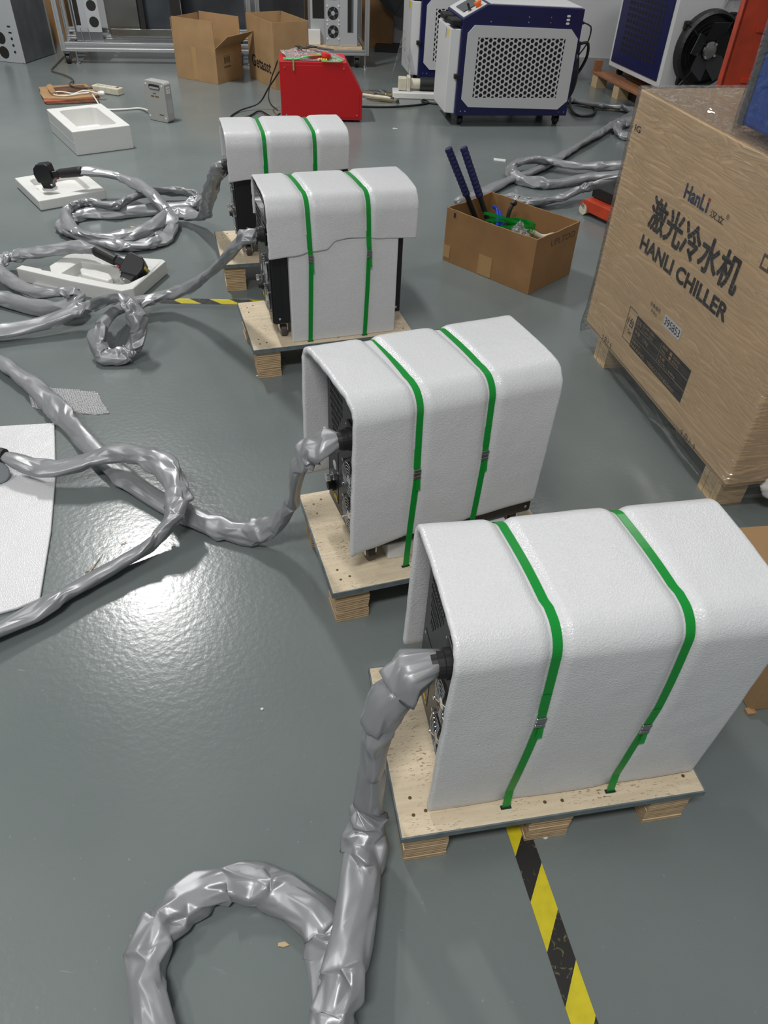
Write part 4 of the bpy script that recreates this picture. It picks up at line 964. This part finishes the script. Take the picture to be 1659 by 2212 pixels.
# rack one, on the left
p0 = G(143, 111, .1); p1 = G(375, 114, .1); rz = atan2((p1-p0).y, (p1-p0).x)
t = thing('aluminium_rack', 'wheeled aluminium profile rack with dark steel sheets, left of the cartons', 'rack', (p0.x, p0.y, 0), rz, 'aluminium racks along the back')
RW, RD = 1.60, .75
profile_bar(t, 0, RW, 0, .05, .10, .168); profile_bar(t, 0, RW, .18, .23, .165, .192); profile_bar(t, 0, RW, .30, .35, .20, .235); profile_bar(t, 0, RW, RD-.04, RD, .10, .145)
for y in (0, RD-.04):
    for x in (-.04, RW): profile_bar(t, x, x+.04, y, y+.04, .10, 1.5, 'post')
profile_bar(t, -.04, 0, .04, RD-.04, .10, .145, 'side_rail'); profile_bar(t, -.035, .0, .30, .34, .145, 1.4, 'post'); profile_bar(t, RW, RW+.04, .04, RD-.04, .10, .145, 'side_rail')
for (x, y) in ((.0, .03), (RW-.08, .03), (.0, RD-.05), (RW-.08, RD-.05)): rack_caster(t, x, y)
FR = dict(loc=(p0.x, p0.y), rz=rz)
def in_rack(x, y, z, F=FR): return Vector((*F['loc'], z)) + Matrix.Rotation(F['rz'], 3, 'Z') @ Vector((x, y, 0))
# silver panel frame standing in it
s = thing('silver_chassis', 'open silver chassis with two round holes standing in the left rack', 'machine chassis', in_rack(.10, .06, .170), rz)
MB().box(0, .23, 0, .38, 0, .004).build('base_plate', M['alu'], s); 
MB().box(.12, .23, .0, .003, .07, .75).build('front_plate', M['silver'], s)
MB().box(0.0, .12, .06, .063, .004, .75).build('inner_plate', M['silver'], s)
MB().box(.0, .003, .0, .38, .004, .75).build('side_plate', M['galv'], s); MB().box(.118, .1205, .003, .06, .07, .75).build('bent_edge', M['silver'], s)
for z in (.145, .265): MB().lathe((.175, -.0004, z), (0, -1, 0), [(0, .040), (.0008, .040)], 26).build('round_opening', M['dark'], s)
MB().box(.14, .21, -.0012, -.0004, .33, .40).build('square_opening', M['dark'], s); MB().box(.01, .05, .0590, .0602, .11, .60).build('long_opening', M['dark'], s)
MB().box(0.0, .23, -.001, .003, .004, .07).build('lower_plate', M['galv'], s)
for x in (.06, .125): MB().cyl((x, -.012, .0), (x-.012, -.006, .10), .004, n=8).build('rod', M['chrome'], s)
# steel sheets
sheets = [(.36, .64, .22, 'mirror', 0), (.62, .95, .26, 'dkmetal', .05), (.66, .70, .16, 'dark', 0), (.93, 1.02, .18, 'dark', 0), (1.0, 1.58, .50, 'dkmetal', .0)]
names = ['polished steel cabinet panel standing in the left rack', 'dark blue-grey steel sheet standing in the left rack', 'narrow black strip between steel sheets in the left rack', 'black upright bar beside the steel sheets in the left rack', 'wide dark steel sheet behind the cartons in the left rack']
for (x0, x1, y, m, tl), lb in zip(sheets, names):
    o = MB().box(0, x1-x0, 0, .02, 0, 1.1).build('steel_sheet', M[m], None, bevel=.002); o.location = in_rack(x0, y, .193 if y < .4 else .213); o.rotation_euler = (-.0, 0, rz); tag(o, lb, 'steel sheet', 'steel sheets in the left rack')
o = MB().box(0, .82, 0, .12, 0, .06).build('steel_tray', M['mirror'], None, bevel=.004); o.location = in_rack(.40, .24, .193) - Vector((0, .09, 0)); o.rotation_euler = (0, 0, rz); tag(o, 'low brownish steel tray lying on the rails of the left rack', 'tray')
# brown sheet behind silver cabinet
o = MB().box(0, .45, 0, .03, 0, 1.2).build('brown_board', M['cartondk'], None); o.location = (-3.62, 8.35, 0); o.rotation_euler = (0, 0, .2); tag(o, 'tall brown board leaning upright behind the silver cabinet', 'board')

# rack two, in the middle
p1 = G(797, 121, .1); rz2 = .17; Rm = Matrix.Rotation(rz2, 3, 'Z'); o2 = p1 - Rm @ Vector((.98, 0, 0))
F2 = dict(loc=(o2.x, o2.y), rz=rz2)
t = thing('aluminium_rack', 'wheeled aluminium rack carrying the silver fan unit, behind the red box', 'rack', (o2.x, o2.y, 0), rz2, 'aluminium racks along the back')
profile_bar(t, 0, .94, 0, .04, .10, .145); profile_bar(t, 0, .94, .60, .64, .10, .145)
for y in (0, .60):
    for x in (-.04, .94): profile_bar(t, x, x+.04, y, y+.04, .10, 1.5, 'post')
profile_bar(t, .94, .98, .04, .60, .10, .145, 'side_rail'); profile_bar(t, -.04, 0, .04, .60, .10, .145, 'side_rail')
for (x, y) in ((.0, .03), (.87, .03), (.0, .60), (.87, .60)): rack_caster(t, x, y)
o = MB().box(0.0, .90, .02, .60, 0, .018).build('plywood_board', M['plyend'], None, bevel=.001); o.location = in_rack(.02, 0, .1455, F2); o.rotation_euler = (0, 0, rz2); tag(o, 'thin plywood board lying on the middle rack under the silver unit', 'board')
s = thing('silver_fan_unit', 'tall silver unit with two fans standing on the middle rack', 'machine unit', in_rack(.585, .05, .164, F2), rz2)
MB().box(0, .29, 0, .45, 0, .80).build('body', M['silver'], s, bevel=.003)
MB().box(-.13, .0, .10, .50, 0, .80).build('side_wing', M['silver'], s, bevel=.003); MB().box(-.11, -.005, .0985, .1005, .20, .52).build('side_opening', M['dark'], s)
MB().box(.015, .125, -.003, .001, .01, .50).build('fan_plate', M['silver'], s, bevel=.001)
MB().box(.035, .100, -.0042, -.003, .355, .435).build('square_opening', M['dark'], s); MB().box(.200, .252, -.0012, .0005, .11, .40).build('slot_opening', M['dark'], s); MB().box(.236, .252, -.0020, -.001, .11, .40).build('slot_edge', M['galv'], s)
for z in (.255, .115):
    f = MB().lathe((.068, -.003, z), (0, -1, 0), [(0, .050), (.0012, .050)], 26).build('fan_opening', M['dark'], s)
    MB().lathe((.068, -.004, z), (0, -1, 0), [(0, .018), (.004, .016)], 16).build('fan_hub', M['silver'], f)
    for q in range(5):
        a = q*2*pi/5; m = Matrix.Translation((.068, -.0055, z)) @ Matrix.Rotation(a, 4, 'Y')
        MB().box(.016, .048, -.0004, .0006, -.005, .005, m).build('fan_blade', M['galv'], f)
    for q in range(4): MB().lathe((.068+.052*(1 if q % 2 else -1), -.003, z+.055*(1 if q > 1 else -1)), (0, -1, 0), [(0, .008), (.004, .006)], 10).build('bolt', M['white'], s)
o = MB().box(0, .24, 0, .05, 0, .12).build('white_foam_piece', M['foamtray'], None, bevel=.004); o.location = in_rack(.30, .10, .164, F2); o.rotation_euler = (0, 0, rz2); tag(o, 'small white foam piece on the middle rack left of the silver unit', 'foam block')
o = MB().box(0, .42, 0, .02, 0, 1.1).build('steel_sheet', M['dkmetal'], None, bevel=.002); o.location = in_rack(.0, .56, .146, F2) + Vector((0, -.01, 0)); o.rotation_euler = (0, 0, rz2); tag(o, 'dark steel sheet standing at the left of the middle rack', 'steel sheet')
# dark cartons behind
bk, lx, ly = open_carton('dark_carton', 'dark brown carton in shadow behind the open cartons', (-1.05, 8.95, 0), (-.15, 8.95, 0), (-.15, 9.15, 0), .60, M['cartondk'], [])
# black fan in the gap
t = thing('black_pedestal_fan', 'large dark fan in shadow between the middle rack and the white machine', 'fan', (-.02, 8.75, 0), 0)
MB().lathe((0, .0, .62), (0, 1, 0), [(0, .33), (.10, .34), (.12, .30)], 36).build('shroud', M['black'], t)
MB().lathe((0, -.005, .62), (0, -1, 0), [(0, .06), (.03, .055), (.035, .04)], 20).build('hub', M['silver'], t)
for q in range(6):
    a = q*pi/3; m = Matrix.Translation((0, -.004, .62)) @ Matrix.Rotation(a, 4, 'Y'); MB().box(.05, .30, -.002, .002, -.05, .05, m).build('blade', M['panel'], t)
MB().box(-.3, .3, -.05, .25, 0, .04).build('base', M['black'], t); MB().box(-.03, .03, .12, .18, .04, .5).build('stand', M['black'], t)

# ------------------------------------------------------------------ navy and white welding machines
def welder(label, P0, rz):
    t = thing('welding_machine', label, 'machine', (P0.x, P0.y, 0), rz, 'navy and white welding machines')
    Lb = .866; D = .50; z0 = .075
    MB().prism([(0, z0), (Lb, z0), (Lb, .748), (.165, .762), (0, .678)], 0, D, 'y').build('body', M['navy'], t, bevel=.004)
    MB().prism([(.19, .7625), (Lb-.015, .7495), (Lb-.015, .757), (.19, .770)], .012, D-.012, 'y').build('top_lid', M['whitecoat'], t, bevel=.002)
    # front panel with hexagonal holes
    oc = [(.038, .185), (.092, .135), (.785, .120), (.850, .176), (.848, .572), (.790, .628), (.086, .644), (.040, .595)]
    x0, x1, zb, zt = .118, .758, .195, .572; hole = [(x0, zb), (x1, zb), (x1, zt), (x0, zt)]
    mb = MB(); v = [(*p,) for p in oc] + hole
    fa = [(0, 1, 8), (1, 2, 9, 8), (2, 3, 9), (3, 4, 10, 9), (4, 5, 10), (5, 6, 11, 10), (6, 7, 11), (7, 0, 8, 11)]
    n = len(v); mb.add([(x, -.009, z) for x, z in v] + [(x, -.0005, z) for x, z in v],
        [f for f in fa] + [tuple(i+n for i in f[::-1]) for f in fa] + [(i, (i+1) % 8, n+(i+1) % 8, n+i) for i in range(8)] + [(8+i, 8+(i+1) % 4, n+8+(i+1) % 4, n+8+i) for i in range(4)])
    fp = mb.build('front_panel', M['whitecoat'], t, recalc=True)
    hx = MB(); sx = .0315; R = sx*.667; vz = sx*1.0; k = 0
    for i in range(22):
        for j in range(14):
            cx = x0 + i*.0305; cz = zb - .02 + j*.0362 + (i % 2)*.0181
            if cx > x1+.02 or cz > zt+.02: continue
            hexo = [(cx+.0203*cos(q*pi/3), cz+.0209*sin(q*pi/3)) for q in range(6)]; hexi = [(cx+.0128*cos(q*pi/3+pi/6), cz+.0140*sin(q*pi/3+pi/6)) for q in range(6)]
            hexo = [(cx+.02035*cos(q*pi/3), cz+.0209*sin(q*pi/3)) for q in range(6)]; hexi = [(cx+.0148*cos(q*pi/3), cz+.0152*sin(q*pi/3)) for q in range(6)]
            hx.add([(x, -.0082, z) for x, z in hexo] + [(x, -.0082, z) for x, z in hexi] + [(x, -.002, z) for x, z in hexi],
                   [(q, (q+1) % 6, 6+(q+1) % 6, 6+q) for q in range(6)] + [(6+q, 6+(q+1) % 6, 12+(q+1) % 6, 12+q) for q in range(6)])
    tag(hx.build('hex_mesh', M['whitecoat'], fp), kind='stuff')
    MB().box(x0-.02, x1+.02, -.0018, -.0006, zb-.02, zt+.02).build('dark_backing', M['dark'], fp)
    # side door
    dz0, dz1 = .085, .615
    MB().prism([(-.072, .045), (-.010, .020), (0, .020), (0, D-.01), (-.010, D-.01), (-.072, D-.05)], dz0, dz1).build('side_door', M['whitecoat'], t, bevel=.006)
    MB().box(-.030, .008, -.012, .022, .315, .345).build('door_latch', M['rubber'], t, bevel=.004)
    MB().box(-.0728, -.0718, .10, .16, .56, .60).build('door_sticker', M['yellow'], t); MB().box(-.0728, -.0718, .17, .18, .54, .60).build('door_sticker', M['blue'], t)
    # handles
    for y in (.03, .26): MB().box(-.075, .005, y, y+.15, .632, .668).build('handle', M['rubber'], t, bevel=.008)
    # sloped control panel
    ang = atan2(.084, .165); m = Matrix.Translation((0.004, 0, .681)) @ Matrix.Rotation(-ang, 4, 'Y')
    cp = MB().box(.004, .178, .02, D-.02, 0, .004, m).build('control_panel', M['whitecoat'], t)
    MB().box(.030, .150, .12, .36, .004, .010, m).build('touch_screen', M['screen'], cp, bevel=.002)
    MB().lathe(m @ Vector((.13, .065, .004)), (-.45, 0, .9), [(0, .020), (.018, .020), (.018, .026), (.032, .024)], 18).build('emergency_stop', M['orangeplug'], cp)
    MB().lathe(m @ Vector((.065, .065, .004)), (-.45, 0, .9), [(0, .014), (.012, .013)], 14).build('key_switch', M['chrome'], cp)
    MB().box(.058, .072, .060, .070, .016, .055, m).build('key', M['rubber'], cp)
    for (x, z) in ((.20, .665), (.12, .640), (.47, .665), (.47, .695), (.63, .665), (.63, .695), (.04, .105), (.075, .105), (.80, .10), (.84, .10)):
        MB().lathe((x, 0, z), (0, -1, 0), [(0, .005), (.002, .004)], 10).build('screw', M['chrome'], t)
    for k in range(3):
        MB().prism(rrect(.742, .768, .655+k*.022, .668+k*.022, .006, 3), -.001, .0006, 'y').build('vent_slot', M['white'], t, recalc=True)
        MB().prism(rrect(.315, .345, .655+k*.022, .662+k*.022, .003, 3), -.001, .0006, 'y').build('vent_slot', M['dark'], t, recalc=True)
    for (x, y) in ((.055, .07), (Lb-.055, .07), (.055, D-.07), (Lb-.055, D-.07)):
        c = MB().box(x-.03, x+.03, y-.03, y+.03, .066, z0).box(x-.022, x-.018, y-.02, y+.025, .022, .068).box(x+.018, x+.022, y-.02, y+.025, .022, .068).build('caster', M['black'], t)
        MB().lathe((x-.016, y+.005, .028), (1, 0, 0), [(0, .024), (.003, .028), (.029, .028), (.032, .024)], 20).build('wheel', M['rubber'], c)
        MB().lathe((x-.0235, y+.005, .028), (1, 0, 0), [(0, .009), (.047, .009)], 12).build('axle', M['chrome'], c)
    # fan guard and plugs on the right end
    MB().lathe((Lb, .26, .32), (1, 0, 0), [(0, .205), (.05, .205), (.065, .19), (.066, .05)], 32).build('fan_guard', M['black'], t)
    for z in (.66, .53): MB().lathe((Lb, .06, z), (1, 0, 0), [(0, .016), (.012, .016), (.012, .011), (.03, .011)], 14).build('cable_plug', M['rubber'], t)
    MB().box(Lb-.002, Lb+.03, .03, .09, .47, .55).build('connector_block', M['rubber'], t, bevel=.006)
    return t
w0 = G(982, 250, .075); w1 = G(1224, 250, .075); wr = atan2((w1-w0).y, (w1-w0).x)
W1 = welder('nearer navy and white welding machine with a full hexagon-hole panel', w0, wr)
W2p = G(903, 167, .075)
W2 = welder('farther navy and white welding machine half hidden behind the nearer one', W2p, wr)
def wl(x, y, z): return Vector((w0.x, w0.y, 0)) + Matrix.Rotation(wr, 3, 'Z') @ Vector((x, y, z))
cable([wl(.895, .06, .66), wl(.95, .05, .64), wl(.96, .07, .55), wl(.93, .06, .50), wl(.90, .06, .46)], .005, M['rubber'], 'thin black cable arching from the right end of the nearer white machine', 'floor_cable')
cable([wl(.895, .06, .53), wl(.95, .06, .54), wl(.985, .10, .46), wl(.975, .15, .36), wl(.93, .2, .26)], .011, M['rubber'], 'thick black cable curving down the right end of the nearer white machine', 'floor_cable')
cable([(1232, 212, .05), (1232, 232, .02), (1250, 250, .014), (1275, 250, .014), (1286, 236, .014), (1270, 226, .014), (1240, 222, .014), (1225, 224, .014)], .011, M['rubber'], 'black cable looped on the floor right of the nearer white machine', 'floor_cable')

# parts lying between the machines: white foam, valve, rods
a = G(848, 213, 0)
o = MB().box(0, .42, 0, .17, 0, .045).build('foam_strip', M['foamtray'], None, bevel=.006); o.location = (a.x, a.y, .001); o.rotation_euler = (0, 0, .05); tag(o, 'white foam strip on the floor between the two white machines', 'foam block')
t = thing('pipe_fitting', 'beige and black pipe fitting lying on the white foam strip', 'pipe fitting', (a.x+.04, a.y+.10, .095), .05)
MB().box(0, .07, -.045, .045, -.045, .045).build('flange_box', M['ivory'], t, bevel=.006); MB().box(.07, .10, -.055, .055, -.048, .055).build('flange', M['ivory'], t, bevel=.005)
MB().lathe((.10, 0, 0), (1, 0, 0), [(0, .040), (.08, .038)], 20).build('pipe', M['ivory'], t); MB().lathe((.18, 0, 0), (1, 0, 0), [(0, .048), (.15, .048)], 22).build('sleeve', M['rubber'], t); MB().lathe((.33, 0, 0), (1, 0, 0), [(0, .03), (.05, .03)], 16).build('end_pipe', M['galv'], t)
rr = random.Random(21); q0 = G(785, 212); 
for k, (p, q, m, lb) in enumerate([((786, 199), (812, 205), 'brass', 'uppermost thin metal rod right of the red box'), ((784, 204), (850, 214), 'ivory', 'long pale rod in the bundle right of the red box'), ((818, 205), (853, 205), 'brass', 'short dark-tipped rod at the top of the rod bundle'), ((812, 209), (845, 212), 'paper', 'short white rod in the rod bundle'), ((792, 212), (862, 219), 'brass', 'lowest long rod of the rod bundle with black end')]):
    A, B = G(*p, .012+.008*(k % 3)), G(*q, .012+.008*(k % 2))
    t = thing('metal_rod', lb, 'rod', A, 0, 'metal rods on the floor'); d = B-A
    MB().lathe((0, 0, 0), d, [(0, .010), (d.length*.4, .010), (d.length*.4, .013), (d.length*.8, .013), (d.length*.8, .009), (d.length, .009)], 10).build('rod_body', M[m], t)
    MB().lathe(d*.92, d, [(0, .0135), (d.length*.08, .0135)], 10).build('rod_tip', M['rubber'], t)
fg = []
A0, A1, A2 = G(782, 218), G(868, 226), G(845, 198)
for a in range(13): fg.append([(A0 + (A1-A0)*(a/12) + (A2-A1)*(b_/8) + Vector((0, 0, .002+.035*abs(noise.noise((a*.6, b_*.6, 3)))))) for b_ in range(9)])
o = MB().grid(fg).build('film_scrap', M['filmclear'], None, smooth=True); tag(o, 'crumpled clear film around the metal rods on the floor', 'plastic film')
A0 = G(842, 188)
o = MB().add([A0, A0+Vector((.22, .0, 0)), A0+Vector((.10, .05, .42)), A0+Vector((.02, .04, .12)), A0+Vector((.16, .03, .10)), A0+Vector((.09, .02, .26))], [(0, 3, 2), (3, 5, 2), (5, 4, 2), (4, 1, 2)]).build('hanging_film', M['filmclear'], None)
so = o.modifiers.new('t', 'SOLIDIFY'); so.thickness = .001; tag(o, 'wisp of clear film leaning on the farther white machine', 'plastic film')

# ------------------------------------------------------------------ right background: chiller on its pallet, fan side, mast
c0 = Vector((1.80, 7.60, 0)); c1 = Vector((2.035, 6.76, 0)); crz = atan2((c1-c0).y, (c1-c0).x); Lc = (c1-c0).length
t = thing('chiller_unit', 'white chiller with a navy grille front and big black side fan, at the back right', 'machine', (c0.x, c0.y, .18), crz)
MB().box(0, Lc, 0, .80, 0, .92).build('body', M['whitewarm'], t, bevel=.004)
MB().box(.045, Lc-.045, -.012, .002, .04, .90).build('front_panel', M['navy'], t, bevel=.004)
mb = MB()
for r_ in range(15):
    for k in range(11):
        x = .19 + k*.052; z = .15 + r_*.042
        mb.box(x-.016, x+.016, -.0130, -.0118, z-.013, z+.013)
tag(mb.build('grille_openings', M['dark'], t), kind='stuff')
MB().box(.40, .50, -.0132, -.012, .80, .87).build('rating_label', M['white'], t); MB().box(.405, .435, -.0140, -.0131, .82, .86).build('warning_mark', M['yellow'], t)
# fan on the near end
fx, fy, fz = Lc, .325, .27
f = MB().lathe((fx, fy, fz), (1, 0, 0), [(0, .268), (.055, .262), (.075, .245), (.060, .232), (.010, .232)], 44).build('fan_shroud', M['rubber'], t)
MB().lathe((fx, fy, fz), (1, 0, 0), [(0, .234), (.006, .234)], 44).build('fan_back', M['dark'], f)
for rr_ in (.20, .17, .14, .11): MB().tube([(fx+.062, fy+rr_*cos(q*pi/20), fz+rr_*sin(q*pi/20)) for q in range(40)], .0025, 5, True).build('guard_ring', M['rubber'], f)
for q in range(5):
    a = q*2*pi/5; m = Matrix.Translation((fx+.03, fy, fz)) @ Matrix.Rotation(a, 4, 'X') @ Matrix.Rotation(.5, 4, 'Y'); MB().box(-.003, .003, -.07, .07, .06, .222, m).build('fan_blade', M['black'], f)
MB().lathe((fx+.03, fy, fz), (1, 0, 0), [(0, .062), (.045, .062), (.05, .050), (.052, .01)], 28).build('fan_hub', M['mirror'], f)
for q in range(4):
    a = pi/4+q*pi/2+.15; MB().cyl((fx+.072, fy+.05*cos(a), fz+.05*sin(a)), (fx+.05, fy+.30*cos(a), fz+.30*sin(a)), .008, n=8).build('fan_strut', M['rubber'], f)
    MB().lathe((fx+.08, fy+.055*cos(a), fz+.055*sin(a)), (1, 0, 0), [(0, .011), (.01, .009)], 10).build('bolt', M['chrome'], f)
    MB().box(fx, fx+.03, fy+.268*cos(a)-.03, fy+.268*cos(a)+.03, fz+.268*sin(a)-.03, fz+.268*sin(a)+.03).build('fan_bracket', M['rubber'], f, bevel=.008)
MB().box(Lc, Lc+.0015, .155, .215, .70, .78).build('wire_opening', M['dark'], t)
MB().tube(spline([(Lc+.01, .18, .76), (Lc+.03, .17, .80), (Lc+.02, .16, .90)], .02), .008, 6).build('yellow_wire', M['yellow'], t)
MB().tube(spline([(Lc+.01, .20, .75), (Lc+.04, .25, .82), (Lc+.02, .30, .90)], .02), .004, 6).build('blue_wire', M['bluetool'], t)
MB().box(Lc, Lc+.06, .385, .445, .64, .92).build('yellow_block', M['yellow'], t, bevel=.004); MB().box(Lc, Lc+.064, .380, .450, .615, .645).build('block_cap', M['rubber'], t); MB().cyl((Lc+.03, .40, .62), (Lc+.02, .385, .55), .007, n=8).build('rod', M['chrome'], t)
MB().box(Lc, Lc+.02, .46, .79, .60, .91).build('side_opening', M['burnt'], t)
for (x, y) in ((.08, .08), (Lc-.08, .08)): 
    c = MB().box(x-.03, x+.03, y-.03, y+.03, -.012, 0).build('caster', M['black'], t); MB().lathe((x-.015, y, -.037), (1, 0, 0), [(0, .028), (.03, .028)], 18).build('wheel', M['rubber'], c)
t = thing('wooden_pallet', 'reddish wooden pallet with blocks under the navy grille chiller', 'pallet', (c0.x, c0.y, 0), crz)
for y in (-.10, .12, .34, .56): MB().box(-.10, Lc+.06, y, y+.16, .100, .1145).build('deck_board', M['redwood'], t)
for x in (-.08, .33, Lc-.08):
    for y in (-.09, .25, .60): MB().box(x, x+.10, y, y+.10, 0, .099).build('block', M['plyend'], t)
MB().box(-.10, -.07, -.09, -.02, .115, .20).build('stop_block', M['redwood'], t)
sb, lx, ly = open_carton('small_open_carton', 'small open brown carton between the chiller fan and the wrapped carton', (2.02, 5.75, 0), (2.62, 5.60, 0), (2.70, 5.92, 0), .22, M['carton'], [('f', .08, .0, .0), ('b', .08, .0, .0), ('l', .08, .5, .0)])

# orange lifting mast behind the carton
mb_ = G(1486, 420); 
t = thing('lifting_mast', 'orange-red steel lifting mast rising behind the wrapped carton', 'lift mast', (mb_.x, mb_.y, 0), -.1)
MB().box(0, .17, 0, .012, .03, 1.7).build('channel_web', M['orange'], t); MB().box(0, .012, 0, .10, .03, 1.7).build('channel_flange', M['orange'], t); MB().box(.158, .17, 0, .10, .03, 1.7).build('channel_flange', M['orange'], t)
MB().box(.17, .215, .03, .09, .03, 1.7).build('inner_channel', M['orange'], t, bevel=.004)
for z in (.62, .86): MB().box(.10, .36, -.02, .03, z, z+.02).build('cross_plate', M['orange'], t)
MB().box(.215, .60, .04, .08, .55, 1.7).build('back_plate', M['orange'], t); MB().box(.16, .25, -.015, .03, .1, .60).build('roller_guard', M['rubber'], t)
MB().box(-.05, .65, -.05, .15, .0, .06).build('base', M['orange'], t)
# pallet truck fork
f0 = G(1253, 436, .06); f1 = G(1345, 478, .06); fr = atan2((f1-f0).y, (f1-f0).x); Lf = (f1-f0).length
t = thing('fork_leg', 'worn orange fork leg with roller lying beside the wrapped carton', 'fork leg', (f0.x, f0.y, 0), fr)
MB().prism([(0, .025), (Lf+.35, .02), (Lf+.35, .085), (.03, .085), (0, .06)], 0, .10, 'y').build('leg', M['orange'], t, bevel=.004)
MB().lathe((.035, -.004, .030), (0, 1, 0), [(0, .029), (.108, .029)], 18).build('roller', M['ivory'], t); MB().lathe((.03, -.006, .055), (0, -1, 0), [(0, .012), (.005, .01)], 10).build('bolt', M['chrome'], t)
t2 = thing('black_fork', 'black steel fork lying above the orange fork leg', 'fork', (f0.x, f0.y, 0), fr)
MB().prism([(.02, .088), (Lf+.4, .088), (Lf+.4, .145), (.06, .145), (.02, .125)], .06, .20, 'y').build('fork_blade', M['black'], t2, bevel=.004)

# carton at the right edge behind the nearest machine
ra_ = G(1568, 1126, .16)
t = thing('brown_carton', 'plain brown carton partly behind the nearest machine at the right edge', 'carton', (.895, 1.03, 0), .16)
MB().box(0, .5, 0, .45, .001, .175).build('box', M['carton'], t, bevel=.004); MB().box(0, .5, .215, .235, .1745, .1762).build('seam_tape', M['ptape'], t)
MB().box(-.01, .012, -.012, .004, .002, .010).build('torn_edge', M['carton'], t)
# white bag at the lower edge of the wrapped carton
q = G(1652, 1045, .10); g = []; rr = random.Random(4)
for a in range(11):
    g.append([q + Vector(((.022+.018*sin(pi*a/10))*cos(2*pi*b/14)*(1+rr.uniform(-.12, .12))+.02, -.02+(.02)*sin(2*pi*b/14), -.03+.07*a/10)) for b in range(14)])
o = MB().rings(g).build('white_bag', M['paper'], None, smooth=True); tag(o, 'crumpled white plastic bag at the lower right corner of the wrapped carton', 'plastic bag')

# ------------------------------------------------------------------ small litter on the floor
rr = random.Random(77)
def litter(px, py, s, m, label, name):
    p = G(px, py); a = rr.uniform(0, 6.28); n = 5; P = []
    for k in range(n):
        th = a+k*2*pi/n; P.append((p.x+s*cos(th)*rr.uniform(.6, 1.2), p.y+s*.6*sin(th)*rr.uniform(.5, 1.1)))
    o = MB().prism(P, .0005, .002).build(name, M[m], None, recalc=True); return tag(o, label, 'litter', 'small litter on the floor')
litter(611, 2041, .011, 'chip', 'small tan wood chip inside the foreground hose loop', 'wood_chip')
litter(566, 1532, .006, 'paper', 'tiny white scrap on the open floor left of the nearest pallet', 'paper_scrap')
litter(853, 278, .025, 'paper', 'small white scrap on the floor right of the red box', 'paper_scrap')
litter(1178, 1809, .008, 'paper', 'tiny white scrap by the middle foot of the nearest pallet', 'paper_scrap')
litter(556, 812, .008, 'paper', 'tiny white scrap by the foot of the second farthest pallet', 'paper_scrap')
litter(286, 491, .02, 'chip', 'tan scrap inside the farthest hose coil', 'wood_chip')
o = MB().prism([(p.x, p.y) for p in [G(1066, 343).xy, G(1092, 346).xy, G(1092, 351).xy, G(1067, 348).xy]], .0005, .006).build('paper_strip', M['paper'], None, recalc=True); tag(o, 'small white strip on the floor behind the tool carton', 'litter', 'small litter on the floor')
for k, (x0, y0, x1, y1) in enumerate(((193, 1238, 222, 1195), (183, 1236, 205, 1226), (262, 1176, 275, 1170))):
    A, B = G(x0, y0, .002), G(x1, y1, .003)
    o = MB().cyl(A, B, .0014, .0008, 5).build('straw', M['chip'], None); tag(o, ['longest dry straw beside the long hose run', 'short dry straw touching the longest straw', 'tiny dry straw above the long hose run'][k], 'litter', 'small litter on the floor')
